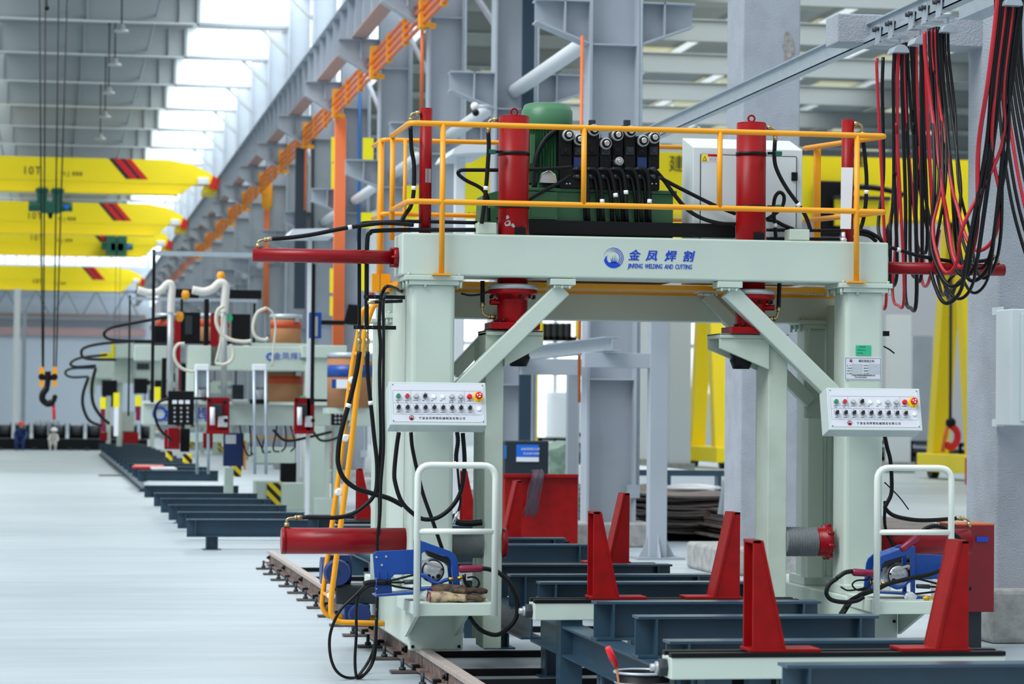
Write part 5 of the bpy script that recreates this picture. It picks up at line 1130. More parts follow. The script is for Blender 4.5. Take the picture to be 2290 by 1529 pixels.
part(W, 'lower_beam', 'green', 400, 968, 560, 988, WY+1.4, .3)
a = at(362, 934, WY-1.01); text('金凤焊割', 'lettering', 'logo', bo, (a.x+.02, WY-1.01, a.z-.03), .22, spacing=1.1)
a = at(357, 925, WY-1.01); MB().torus((a.x, WY-1.01, a.z), (0, 1, 0), .09, .018, 24, 6).build('round_emblem', 'logo', bo)
a = at(611, 802, WY+.99); text('金凤焊割', 'lettering', 'logo', pb_, (a.x, WY+.99, a.z), .12, spacing=1.15)
a = at(604, 797, WY+.99); MB().torus((a.x, WY+.99, a.z), (0, 1, 0), .05, .012, 20, 6).build('round_emblem', 'logo', pb_)
lp = MB(); B(lp, 672, 885, 684, 892, WY+.78, .01); lp.build('green_sticker', 'stick', c0)
# masts and light rails on the machine
for x0, x1, y0, y1, Y in ((339, 346, 558, 900, 37), (696, 704, 590, 898, 37), (287, 291, 660, 930, 46), (566, 571, 678, 810, 44)):
    part(W, 'mast', 'blk', x0, y0, x1, y1, Y, .06)
for x0, x1, y0, y1, Y in ((343, 566, 563, 573, 37), (290, 576, 666, 673, 46)): part(W, 'cable_rail', 'zinc', x0, y0, x1, y1, Y, .06)
for px, y0 in ((381, 690), (501, 690)):
    a, c = at(px, y0, 39.5), at(px, 888, 39.5); MB().cyl(a, c, .045, n=14).build('flux_pipe', 'tubeg', W)
part(W, 'red_column', 'crim', 391, 705, 404, 815, 41, .2); part(W, 'red_column', 'crim', 472, 700, 488, 818, 41, .2)
for nm, mt_, x0, y0, x1, y1, dy in (('dark_unit', 'blk', 345, 728, 374, 772, 2), ('mast', 'blk', 457, 668, 467, 800, 1.2), ('mast', 'blk', 404, 668, 409, 766, 1.2), ('upper_panel', 'green', 300, 772, 374, 806, 3), ('dark_strip', 'blk', 362, 800, 372, 898, 2.5), ('dark_unit', 'blk', 405, 812, 430, 900, 2), ('red_column', 'crim', 456, 820, 470, 898, 2),
        ('dark_unit', 'dgrey', 520, 860, 545, 900, 2), ('dark_unit', 'blk', 596, 872, 615, 900, 1.6), ('red_lower_frame', 'crim', 376, 956, 400, 1000, -.3), ('red_lower_frame', 'crim', 455, 968, 476, 1002, -.3), ('dark_motor', 'blk', 404, 958, 424, 1010, -.1), ('dark_motor', 'blk', 470, 890, 498, 903, -1.2), ('grey_bracket', 'tubeg', 520, 893, 556, 901, -1.2), ('dark_motor', 'blk', 560, 893, 600, 903, -1.2), ('hazard_block', 'haz', 372, 1008, 386, 1030, 3), ('hazard_block', 'haz', 410, 1015, 430, 1036, 2.4)):
    part(W, nm, mt_, x0, y0, x1, y1, WY+dy, .2, .01)
# weld heads, carriages and boxes
def boxthing(name, mat, label, cat, boxes, Y, group=None):
    t = thing(name, label, cat, at((boxes[0][2]+boxes[0][4])/2, boxes[0][5], Y), group)
    for bx in boxes: part(t, bx[0], bx[1], *bx[2:6], Y+(bx[6] if len(bx) > 6 else 0), bx[7] if len(bx) > 7 else .12, .006)
    return t
def cbox(x0, y0, x1, y1, label):
    t = thing('push_button_box', label, 'control box', at((x0+x1)/2, y1, 38.5)); part(t, 'enclosure', 'blk', x0, y0, x1, y1, 38.5, .15, .01)
    for i in range(3):
        x = x0+(x1-x0)*(.25+.25*i); part(t, 'display', 'white', x-5, y0+(y1-y0)*.27, x+5, y0+(y1-y0)*.38, 38.48, .02)
        for j in range(4): MB().cyl(at(x, y0+(y1-y0)*(.5+.13*j), 38.5), at(x, y0+(y1-y0)*(.5+.13*j), 38.46), .018, n=10).build('push_button', 'tubeg', t)
cbox(376, 874, 434, 950, 'black push-button box hanging on the lettered boom, left one'); cbox(742, 884, 776, 951, 'black push-button box on the boom beside the orange ladder')
part(W, 'box_arm', 'blk', 430, 888, 510, 894, 38.55, .06); part(W, 'box_arm', 'blk', 690, 892, 745, 898, 38.55, .06)
for (x0, x1, lab) in ((463, 513, 'red welding carriage on the boom, left one'), (658, 703, 'red welding carriage on the boom, right one near the ladder')):
    t = thing('welding_carriage', lab, 'carriage', at((x0+x1)/2, 968, 38.4))
    part(t, 'back_plate', 'crim', x0, 889, x1, 968, 38.5, .08, .005); part(t, 'gearbox', 'dgrey', x0+9, 903, x1-16, 930, 38.35, .15, .01)
    part(t, 'white_box', 'white', x0+25, 930, x1-4, 955, 38.4, .1, .01); MB().cyl(at(x0+12, 910, 38.3), at(x0+12, 950, 38.3), .035, n=12).build('bottle', 'white', t)
    part(t, 'lower_plate', 'crim', x0, 962, x1, 970, 38.3, .3)
    for dx, dy in ((5, 895), (40, 900), (42, 940)): MB().cyl(at(x0+dx, dy, 38.45), at(x0+dx, dy, 38.25), .03, n=10).build('knob', 'blk', t)
for i, (x0, lab) in enumerate(((437, 'white-topped wire straightener box below the cream hose, left one'), (566, 'white-topped wire straightener box below the cream hose, right one'))):
    t = thing('flux_hopper', lab, 'hopper', at(x0+15, 880, 38.8)); part(t, 'lid', 'white', x0, 814, x0+30, 828, 38.7, .25, .01); part(t, 'body', 'grey', x0+3, 828, x0+28, 866, 38.75, .2)
    m = MB(); a = at(x0+5, 866, 38.85); c = at(x0+27, 866, 38.85); d = at(x0+16, 892, 38.85); m.lathe([(.09, 0), (.03, -(a.z-d.z)), (.02, -(a.z-d.z)-.03)], ((a.x+c.x)/2, 38.85, a.z), n=14).build('funnel', 'tubeg', t)
    MB().cyl(at(x0+2, 828, 38.7), at(x0+4, 1060, 38.7), .022, n=8).cyl(at(x0+28, 828, 38.7), at(x0+29, 1060, 38.7), .022, n=8).build('guide_rod', 'zinc', t)
boxthing('wire_reel_box', 'nblue', 'dark blue wire reel box under the boom', 'reel box', [('body', 'nblue', 500, 968, 545, 1042), ('label', 'white', 504, 972, 528, 992, -.01, .01)], 39.5)
boxthing('control_cabinet', 'cab', 'white cabinet with a door at floor level behind the ladder', 'cabinet', [('body', 'cab', 664, 962, 716, 1118), ('door', 'white', 670, 975, 710, 1068, -.01, .01), ('handle', 'dgrey', 680, 1005, 684, 1020, -.02, .01)], 43)
boxthing('power_source', 'blk', 'black welding power source beside the white cabinet', 'power source', [('body', 'blk', 627, 1034, 663, 1118)], 42.5)
boxthing('red_tool_box', 'crim', 'red machine box under the boom, far left', 'box', [('body', 'crim', 368, 960, 402, 1004), ('side', 'dgrey', 402, 960, 425, 990)], 40.5)
part(W, 'yellow_pipe', 'yel', 545, 985, 550, 1050, 39.3, .05); part(W, 'yellow_rail', 'yel', 555, 976, 662, 980, 41.9, .05)
# drums
def drum(x0, y0, x1, y1, Y, label, band='dband', b0=.22, b1=.42, stand=True):
    a, c = at(x0, y0, Y), at(x1, y1, Y); r = (c.x-a.x)/2; h = a.z-c.z; cx_ = (a.x+c.x)/2
    t = thing('wire_drum', label, 'drum', (cx_, Y+r, c.z), 'cardboard welding wire drums')
    MB().lathe([(r, 0), (r, h-.05)], (cx_, Y+r, c.z), n=32).build('drum_body', 'drum', t)
    MB().lathe([(r+.004, h*(1-b1)), (r+.004, h*(1-b0))], (cx_, Y+r, c.z), n=32).build('printed_band', band, t)
    MB().lathe([(r+.012, h-.06), (r+.015, h-.03), (r+.01, h), (r*.9, h+.005)], (cx_, Y+r, c.z), n=32).build('lid_ring', 'zinc', t)
    MB().box(cx_+r*.5, cx_+r*.8, Y-.03, Y+.05, c.z+h-.12, c.z+h-.03).build('clamp', 'chrome', t)
    return t
drum(608, 702, 676, 776, 42, 'brown wire drum with red-orange band, upper right of the stacked pair'); drum(600, 822, 681, 905, 41.2, 'brown wire drum with red-orange band, standing lower behind the boom')
drum(445, 700, 515, 770, 43.5, 'brown wire drum with red-orange band, behind the red columns'); drum(350, 700, 400, 775, 44, 'brown wire drum behind the left grey pipe')
drum(706, 800, 740, 905, 44, 'brown wire drum half hidden by the pale column')
part(W, 'drum_shelf', 'green', 560, 767, 700, 774, 41.6, 1.5)
t = drum(738, 788, 842, 912, 36.5, 'large brown wire drum with a blue band behind the orange ladder', 'blue', .22, .44)
t['label'] = 'large brown wire drum with a blue band behind the orange ladder'
m = MB(); B(m, 742, 848, 752, 868, 36.45, .02); m.build('blue_patch', 'blue', t); m = MB(); B(m, 752, 848, 778, 868, 36.45, .02); m.build('shipping_label', 'white', t)
part(W, 'drum_stand', 'green', 735, 912, 845, 925, 36.6, .8, 0)
# black cabinets at the top of the machine
boxthing('wire_cabinet', 'blk', 'black cabinet on top of the welding gantry, left of the brown drum', 'cabinet', [('body', 'blk', 408, 698, 448, 765), ('window', 'dgrey', 414, 706, 430, 748, -.01, .01)], 42.5)
boxthing('wire_cabinet', 'blk', 'black cabinet on top of the welding gantry, beside the green clock-like disc', 'cabinet', [('body', 'blk', 518, 702, 560, 765)], 42.6)
boxthing('black_screen_bar', 'blk', 'long black bar at the top of the welding gantry, right of the white hose', 'bar', [('body', 'blk', 508, 648, 585, 668)], 45)
boxthing('black_screen_bar', 'blk', 'short black bar at the top of the welding gantry, left of the white hose', 'bar', [('body', 'blk', 392, 646, 445, 666)], 45)
part(W, 'top_frame', 'blk', 300, 762, 560, 768, 41.5, .4)
def tubes(name, mat, label, cat, pts, Y, r, group=None, n=8, seg=7): return one(MB().tube(cr_([at(p[0], p[1], p[2] if len(p) > 2 else Y) for p in pts], seg), r, n), name, mat, label, cat, group)
T_ = tubes
T_('fabric_hose', 'wbag', 'thick white fabric hose bending down onto the left grey pipe', 'hose', [(308, 648), (335, 655), (358, 650), (376, 634), (384, 640), (383, 670), (382, 700)], 39.5, [.05]*60 and .055)
T_('fabric_hose', 'wbag', 'thick white fabric hose bending down onto the right grey pipe', 'hose', [(430, 648), (455, 652), (475, 646), (492, 632), (504, 640), (503, 670), (501, 700)], 39.5, .06)
for x, y, lab in ((494, 618, 'amber round fitting on top of the right white hose'), (402, 708, 'amber round fitting beside the left red column'), (415, 660, 'amber fitting on the black bar')):
    p = at(x, y, 39.6); one(MB().lathe([(.03, -.07), (.055, -.03), (.06, .02), (.04, .07)], p, n=14), 'amber_fitting', 'amber', lab, 'fitting')
p = at(511, 711, 39.5); one(MB().cyl(p, p+V((0, .03, 0)), .06, n=24), 'green_disc', 'stick', 'small green round disc tag hanging beside the right grey pipe', 'tag')
T_('cream_hose', 'cream', 'thin cream hose looping from the left red column to a hopper', 'hose', [(413, 768), (398, 770), (390, 785), (392, 805), (405, 822), (425, 830), (440, 829)], 39, .022)
T_('cream_hose', 'cream', 'thin cream hose looping down right of the right grey pipe', 'hose', [(500, 684), (487, 695), (484, 720), (495, 745), (518, 760), (545, 764), (562, 762)], 39, .028)
T_('cream_hose', 'cream', 'thin cream hose ring hanging under the orange conduit', 'hose', [(596, 688), (575, 700), (566, 730), (572, 753), (592, 760), (600, 755)], 39, .024)
T_('cream_hose', 'cream', 'thin cream hose dropping right of the orange conduit', 'hose', [(597, 688), (610, 700), (616, 730), (613, 765), (608, 820)], 39, .014)
T_('cream_hose', 'cream', 'cream hose curling beside the right grey pipe above the hopper', 'hose', [(515, 770), (522, 785), (518, 805), (500, 815), (482, 813)], 39, .024)
T_('cream_hose', 'cream', 'cream hose hanging straight behind the right grey pipe', 'hose', [(498, 700), (494, 760), (482, 812)], 39.2, .018)
for i, pts in enumerate(([(380, 707), (300, 722), (250, 732), (233, 745), (242, 757), (280, 762), (400, 764)], [(300, 763), (230, 768), (190, 777), (182, 790), (195, 802), (260, 804)], [(240, 793), (180, 800), (158, 812), (170, 820), (215, 817)], [(215, 822), (160, 824), (146, 834), (160, 843), (198, 842)])):
    T_('cable_chain', 'blkc', 'black cable loop sticking out left of the welding gantries, %s from top' % ['first', 'second', 'third', 'fourth'][i], 'cable', pts, 44+i*5, .026, 'black cable loops')
for i, pts in enumerate(([(198, 842), (186, 880), (186, 910), (200, 940), (228, 952)], [(214, 822), (206, 860), (208, 900), (225, 930), (245, 948)], [(378, 890), (355, 900), (346, 925), (358, 960), (385, 985)], [(610, 960), (640, 985), (700, 975), (742, 965)], [(700, 965), (720, 985), (760, 975), (780, 940)])):
    T_('black_cable', 'blkc', ['outer black cable drooping at the far left machine', 'inner black cable drooping at the far left machine', 'black cable drooping from the left push-button box', 'black cable under the boom near the right carriage', 'black cable drooping below the right push-button box'][i], 'cable', pts, [55, 52, 38.4, 38.6, 38.2][i], [.032, .032, .02, .02, .018][i])
rr_ = random.Random(5)
for i in range(7):
    x = 540+i*17; T_('black_cable', 'blkc', 'thin black cable tangled under the boom', 'cable', [(x, 905+rr_.randint(0, 20)), (x+rr_.randint(-12, 12), 950), (x+rr_.randint(-10, 25), 990+rr_.randint(0, 30)), (x+rr_.randint(0, 40), 1010)], 39.3, .012, 'tangled cables under the boom')
# monitor on a stand and blue box beside the mast
boxthing('blue_wire_feeder', 'blue', 'blue wire feeder on the mast top, left of the dark monitor', 'wire feeder', [('body', 'blue', 692, 698, 719, 756), ('front_strip', 'tubeg', 705, 708, 711, 752, -.01, .01)], 37.2)
t = boxthing('monitor', 'blk', 'dark tilted monitor on an arm behind the black hoses', 'monitor', [('arm', 'blk', 718, 716, 770, 726)], 37.2)
a = [at(*p, 37.2) for p in ((768, 724), (806, 728), (806, 682), (780, 680))]; MB().prism([(q.x, q.z) for q in a], 'y', 37.2, 37.3).build('screen', 'blk', t)
# further machines as copies
L2 = [('second pale green welding gantry from the camera, seen left of the nearest one', (-.35, 13, 0)), ('third pale green welding gantry from the camera, far left', (-.75, 25, 0))]
for lab, off in L2: copy_tree(W, off, lab)
for i, (x0, ya, yb, yc, yd, Y) in enumerate(((224, 888, 914, 914, 965, 60), (254, 878, 911, 911, 975, 57), (303, 884, 908, 908, 940, 52), (346, 865, 896, 896, 930, 48))):
    t = thing('torch_holder', '%s yellow and maroon torch tube at the far left machines' % ['leftmost', 'second', 'third', 'fourth'][i], 'torch', at(x0+6, yd, Y), 'torch tubes')
    part(t, 'yellow_sleeve', 'sign', x0, ya, x0+13, yb, Y, .15); part(t, 'lower_tube', 'maroon' if i != 1 else 'white', x0+1, yc, x0+11, yd, Y, .12)
# ================================================================ OVERHEAD CRANES
XE = 5.35
for i, (px, py, ta, fa, ba, la) in enumerate(((478, 405, 352, 398, 431, 'nearest'), (411, 497, 452, 492, 524, 'second'), (377, 547, 500, 540, 572, 'third'), (318, 635, 596, 625, 650, 'fourth'))):
    d = ray(px, py); Y = XE/(d.x/d.y); s = Y/91.0
    zt, zf, zb = az(ta, Y, 150), az(fa, Y, 150), az(ba, Y, 150)
    t = thing('overhead_crane', '%s yellow overhead crane bridge spanning the left hall, with red and black stripes' % la, 'crane', (0, Y, zb), 'yellow overhead cranes')
    pr = [(-18, zt), (XE-1.5, zt), (XE-.75, zt-.12), (XE-.1, zt-.42), (XE, zf+.15), (XE-.1, zf-.1), (XE-.35, zf-.12), (-18, zf-.0)]
    MB().prism(pr, 'y', Y, Y+.6).build('box_girder', 'cyel', t)
    MB().box(-18, XE-1, Y+.05, Y+.12, zb+.06, zf).box(-18, XE-1.2, Y-.15, Y+.35, zb, zb+.05).prism([(-18, zf), (XE-.5, zf), (XE-1.1, zb+.05), (-18, zb+.05)], 'y', Y+.02, Y+.1).build('hoist_rail', 'cyel', t)
    MB().prism([(XE-.02, zf+.2), (XE+.17, zf+.05), (XE+.12, zf-.3), (XE-.15, zf-.2)], 'y', Y-.1, Y+.3).build('end_buffer', 'rbtn', t)
    MB().box(XE-.55, XE-.17, Y-.12, Y, zf-.12, zf+.12).build('end_lamp', 'white', t, .03)
    MB().box(XE-.3, XE+.12, Y+.15, Y+2.2, zf-.36, zf-.14).build('end_carriage', 'cyel', t)
    hF = zt-zf; q0 = at({0: 243, 1: 220, 2: 190, 3: 183}[i], ta, Y).x
    for j, (w0, w1, mt_) in enumerate(((0, .16, 'ink'), (.16, .40, 'rbtn'), (.40, .52, 'ink'), (.52, .74, 'rbtn'))):
        sh = hF*.85; MB().prism([(q0+w0, zt), (q0+w1, zt), (q0+w1+sh, zf+.02), (q0+w0+sh, zf+.02)], 'y', Y-.012, Y).build('stripe', mt_, t)
    p = at({0: 50, 1: 60, 2: 66, 3: 72}[i], ta+37, Y); text('10T', 'lettering', 'ink', t, (p.x, Y-.02, p.z), .38, xs=.9, spacing=1.2)
    p = at(p and {0: 136, 1: 130, 2: 127, 3: 120}[i], ta+40, Y); text('H.J 888', 'lettering', 'ink', t, (p.x, Y-.02, p.z), .2, spacing=1.2)
    if i in (0, 2):
        cxp = {0: 113, 2: 262}[i]; zc = {0: 462, 2: 551}[i]; c = at(cxp, zc, Y-.6); k = 1.0
        h = thing('electric_hoist', 'green electric hoist hanging under the %s crane' % ('nearest' if i == 0 else 'third'), 'hoist', c, 'green electric hoists')
        MB().cyl(c+V((-.72, 0, 0)), c+V((.45, 0, 0)), .17, n=20).box(c.x-.3, c.x+.3, c.y-.2, c.y+.2, c.z-.22, c.z+.15).build('drum_housing', 'hgreen', h, .01)
        for dx in (-.28, .22): MB().box(c.x+dx-.17, c.x+dx+.17, c.y-.12, c.y+.12, c.z+.1, c.z+.62).box(c.x+dx-.22, c.x+dx+.22, c.y-.2, c.y+.7, c.z+.5, zb+.05).build('trolley', 'hgreen', h, .01)
        MB().cyl(c+V((.45, 0, 0)), c+V((.72, 0, 0)), .15, n=20).build('motor', 'hgreen', h); MB().cyl(c+V((.52, -.16, 0)), c+V((.52, -.2, 0)), .08, n=16).build('blue_badge', 'skyblue', h)
        MB().cyl(c+V((0, -.05, -.2)), c+V((0, -.05, -.4)), .1, .05, n=12).build('guide', 'blk', h)
    if i == 2:
        MB().cyl((c.x-.05, c.y, c.z-.3), (c.x-.05, c.y, 1.5), .012, n=6).cyl((c.x+.15, c.y, c.z-.3), (c.x+.15, c.y, 1.5), .012, n=6).build('rope', 'dgrey', h)
# near hook with ropes
HY = 50
t = thing('hook_block', 'black crane hook with yellow sheave plates on four long ropes, left of the picture', 'hook', at(107, 870, HY))
for (xa, xb) in ((88, 95), (102, 97), (132, 120), (152, 125)):
    MB().cyl(at(xa, -60, HY), at(xb, 835, HY), .013, n=6).build('rope', 'dark', t)
MB().ball(at(105, 18, HY), .05).build('rope_clamp', 'blk', t)
MB().cyl(at(107, -60, HY+.02), at(105, 18, HY), .01, n=6).build('rope', 'dark', t)
for px in (93, 122):
    a, c = at(px-6, 820, HY), at(px+6, 865, HY); MB().prism([(a.x+.02, a.z), (c.x-.02, a.z), (c.x, a.z-.1), (c.x-.015, c.z), (a.x+.02, c.z), (a.x, a.z-.1)], 'y', HY-.03, HY+.03).build('sheave_plate', 'amber', t)
    MB().cyl(((a.x+c.x)/2, HY-.035, (a.z+c.z)/2), ((a.x+c.x)/2, HY+.035, (a.z+c.z)/2), .06, n=16).build('sheave', 'blk', t)
MB().box(at(90, 840, HY).x, at(125, 840, HY).x, HY-.03, HY+.03, az(850, HY, 107), az(838, HY, 107)).tube(cr_([at(107, 830, HY), at(107, 850, HY), at(104, 868, HY), at(96, 880, HY), at(95, 893, HY), at(106, 902, HY), at(119, 897, HY), at(124, 882, HY)], 6), [.055, .055, .055, .055, .055, .055, .05, .05, .05, .05, .05, .05]+[.06]*18+[.065]*6+[.045]*6+[.02], 12).build('hook', 'blk', t)
p0, p1 = at(120, 905, HY), at(121, 938, HY); MB().cyl(at(121, 884, HY), p0, .008, n=6).cyl(p0, p1, .03, n=10).build('red_strap', 'rbtn', t)
# ================================================================ FAR FLOOR LEFT
t = thing('steel_skid', 'long low dark skid carrying rolls across the far left floor', 'skid', (0, 101, 0))
xa, xb = at(-20, 990, 101).x, at(330, 990, 101).x
MB().box(xa, xb, 101, 102.2, .02, .42).build('deck', 'blk', t); 
for i in range(9):
    x = xa+.2+i*(xb-xa-.6)/8; MB().box(x, x+.2, 100.95, 102.3, 0, .1).build('foot', 'dgrey', t)
for i in range(9):
    cx_ = xa+.45+i*.66; L_ = ['first', 'second', 'third', 'fourth', 'fifth', 'sixth', 'seventh', 'eighth', 'ninth'][i]
    q = thing('cable_roll', 'dark roll standing on the far skid, %s from left' % L_, 'roll', (cx_, 101.5, .42), 'dark rolls on the skid')
    MB().cyl((cx_-.2, 101.5, .68), (cx_+.24, 101.5, .68), .25, n=20).build('core', 'dgrey', q); MB().cyl((cx_-.25, 101.5, .7), (cx_-.2, 101.5, .7), .3, n=20).build('flange', 'blk', q); MB().cyl((cx_+.24, 101.5, .7), (cx_+.28, 101.5, .7), .3, n=20).build('flange', 'blk', q)
p = at(107, 950, 100); t = thing('wire_coil', 'grey coil lump with ridges standing behind the dark rolls', 'coil', (p.x, 103, 0))
MB().box(p.x-.5, p.x+.45, 102.6, 103.4, .0, .55).build('cradle', 'dgrey', t); 
for i in range(6): MB().torus((p.x-.4+i*.16, 103, .8), (1, 0, 0), .28, .06, 20, 8).build('winding', 'grey', t)
def worker(px, Y, shirt, helmet, label, sc=1.0, lean=.5):
    b0 = at(px, 960, Y); x = b0.x; z0 = 0; me = bpy.data.meshes.new('body')
    vs = [(0, 0, .42), (.02, -.05, .62), (.05, -.18, .85), (.06, -.22, .95), (.07, -.3, 1.04), (-.15, -.12, .84), (-.22, -.32, .62), (-.14, -.48, .5), (.24, -.12, .84), (.3, -.32, .62), (.2, -.48, .5),
          (-.1, -.02, .4), (-.14, -.38, .42), (-.13, -.28, .06), (.12, -.02, .4), (.16, -.38, .42), (.15, -.28, .06), (-.13, -.4, .03), (.15, -.4, .03)]
    es = [(0, 1), (1, 2), (2, 3), (3, 4), (2, 5), (5, 6), (6, 7), (2, 8), (8, 9), (9, 10), (0, 11), (11, 12), (12, 13), (0, 14), (14, 15), (15, 16), (13, 17), (16, 18)]
    me.from_pydata([(x+a*sc, Y+b, z0+c*sc) for a, b, c in vs], es, []); t = thing('person', label, 'person', (x, Y, z0))
    o = bpy.data.objects.new('body', me); COL.objects.link(o); me.materials.append(M[shirt]); s = o.modifiers.new('s', 'SKIN'); rs = [.16, .17, .17, .07, .1, .08, .06, .045, .08, .06, .045, .12, .09, .06, .12, .09, .06, .05, .05]
    for i, q in enumerate(rs): me.skin_vertices[0].data[i].radius = (q*sc, q*sc)
    me.skin_vertices[0].data[0].use_root = True; o.modifiers.new('ss', 'SUBSURF').levels = 1; attach(o, t)
    h = V((x+.07*sc, Y-.32, z0+1.08*sc)); MB().ball(h, .11*sc, (.85, 1, 1.1)).build('head', 'skin', t)
    MB().lathe([(.15, -.01), (.13, .0), (.12, .06), (.06, .11), (.005, .125)], h+V((0, 0, .02)), n=16).build('helmet', helmet, t)
worker(44, 100.4, 'nblue', 'rbtn', 'person in dark blue workwear and red helmet bending over the far rolls', .85)
worker(118, 100.4, 'wbag', 'white', 'person in pale clothes and white helmet crouching at the far rolls', .66)
for px, Y, w, y0, lab in ((39, 118, 14, 645, 'white'), (55, 121, 9, 695, 'grey')):
    a = at(px-w/2, y0, Y); c = at(px+w/2, y0, Y); one(MB().box(a.x, c.x, Y, Y+.3, 0, a.z), 'round_post' if 0 else 'steel_post', 'colw' if lab == 'white' else 'grey', 'tall slim %s post standing far left behind the rolls' % lab, 'post')
# ================================================================ RIGHT BAY
def yellow_gantry(Y, xl, pxs, ytop, label, girder=True):
    t = thing('gantry_crane', label, 'crane', (at(pxs[0], 900, Y).x, Y, 0), 'yellow gantry cranes in the right hall')
    x = at(pxs[0], 900, Y).x; dy = 1.45; zt = 6.3
    for s_ in (-1, 1):
        m = MB(); m.bar((x, Y+s_*.35, zt), (x, Y+s_*dy, .45), .46, .42, up=(1, 0, 0)); l = m.build('leg', 'cyel2', t, .01)
    MB().box(x-.3, x+.3, Y-dy-.7, Y+dy+.7, .18, .62).build('ground_beam', 'cyel', t, .02)
    for s_ in (-1, 1): MB().cyl((x-.1, Y+s_*(dy+.3), .2), (x+.1, Y+s_*(dy+.3), .2), .2, n=20).build('wheel', 'dgrey', t)
    if girder: 
        g = MB().box(xl, x+1.2, Y-.45, Y+.35, zt, zt+1.45).box(xl, x+1.2, Y-.6, Y+.5, zt-.06, zt).build('bridge_girder', 'cyel', t)
        for px, s_ in ((1046, '重 机 建'), (1495, '建 造 重'), (1905, '重')):
            p = at(px, 452 if px == 1046 else (370 if px == 1905 else 380), Y-.46); text(s_, 'lettering', 'ink', g, (p.x, Y-.465, p.z), .42 if px > 1100 else .3)
    return t
yellow_gantry(62.5, 7.6, (2140,), 0, 'nearer yellow gantry crane in the right hall, its leg beside the right edge column')
t = yellow_gantry(76, 12.0, (1585,), 0, 'farther yellow gantry crane in the right hall, its leg behind the right inner post')
one(MB().box(at(1179, 900, 74).x, at(1203, 900, 74).x, 74, 74.4, 0, 6.2), 'crane_support', 'cyel2', 'single yellow crane leg seen between the steel columns at the open door', 'crane support')
# ladder structure in black and yellow
t = thing('crane_stairs', 'black and yellow crane stair frame just under the rear beam, right of the left cylinder', 'stairs', at(1250, 740, 74))
for i in range(5):
    part(t, 'tread', 'blk', 1215+i*14, 722+i*0, 1222+i*14, 760, 74, .5)
part(t, 'stringer', 'cyel', 1199, 716, 1214, 800, 74, .1); part(t, 'stringer', 'cyel', 1288, 716, 1298, 758, 74, .1); part(t, 'landing', 'blk', 1214, 752, 1290, 762, 74, .6)
p = thing('crane_hook', 'red and orange crane hook on a black cable beside the far yellow leg', 'hook', at(2125, 980, 62.3))
MB().cyl((at(2125, 940, 62.3).x, 62.3, 6.25), at(2125, 940, 62.3), .04, n=8).build('cable', 'dgrey', p)
MB().ball(at(2126, 945, 62.3), .13).build('block', 'blk', p); pts = [at(2128, 952, 62.3), at(2140, 965, 62.3), at(2140, 985, 62.3), at(2128, 1000, 62.3), at(2114, 992, 62.3)]
MB().tube(cr_(pts, 5), .09, 10).build('hook', 'rbtn', p); MB().tube([at(2118, 952, 62.3), at(2112, 985, 62.3), at(2108, 1010, 62.3)], .05, 8).build('strap', 'orange', p)
p = at(2190, 1060, 58); one(MB().box(p.x-.2, p.x+.3, 58, 58.4, 0, .6), 'fire_box', 'rbtn', 'small red box at the foot of the far yellow crane leg', 'box')
# jib stand, near the nearest steel column
JY = 27.4
t = thing('steel_stand', 'light grey steel stand with flared base and side arm right of the nearest steel column', 'stand', (at(1472, 1245, JY).x, JY, 0))
a, c = at(1456, 725, JY), at(1491, 1240, JY); xm = (a.x+c.x)/2
MB().box(a.x, c.x, JY, JY+.16, 0.02, at(1472, 700, JY).z+.2).build('post', 'col', t, .004)
zf = az(1195, JY, 1470)
for x, s_ in ((a.x, -1), (c.x, 1)): MB().prism([(x, .02), (x+s_*.1, .02), (x+s_*.03, zf*.6), (x, zf)], 'y', JY+.06, JY+.075).build('gusset', 'col', t)
for x in (xm,): MB().prism([(JY, .02), (JY-.1, .02), (JY-.02, zf*.6), (JY, zf)], 'x', x-.008, x+.008).build('gusset', 'col', t)
MB().box(a.x-.16, c.x+.16, JY-.16, JY+.3, 0, .02).build('base_plate', 'grey', t)
m = MB(); B(m, 1307, 789, 1458, 822, JY+.02, .14); m.build('side_arm', 'col', t, .004)
t2 = thing('steel_stand', 'light grey steel stand half hidden behind the column, carrying the rear end of the I-beam', 'stand', (at(1283, 1120, 33).x, 33, 0))
m = MB(); B(m, 1166, 802, 1306, 838, 33, .15); m.build('side_arm', 'col', t2, .004)
a, c = at(1271, 838, 33), at(1294, 1120, 33); MB().box(a.x, c.x, 33, 33.12, 0, a.z).build('post', 'col', t2)
a = at(1364, 785, JY); ib = MB().ibar((a.x, JY-.12, a.z+.075), (a.x, 34.5, a.z+.075), .15, .17, .012, .01)
one(ib, 'i_beam', 'zinc', 'grey I-beam lying lengthways on the two steel stands', 'beam')
vstrip(1271, 1290, 838, 1121, 29.6, .12, 'grey_trunking', 'grey', 'grey vertical trunking beside the nearest steel column', 'trunking')
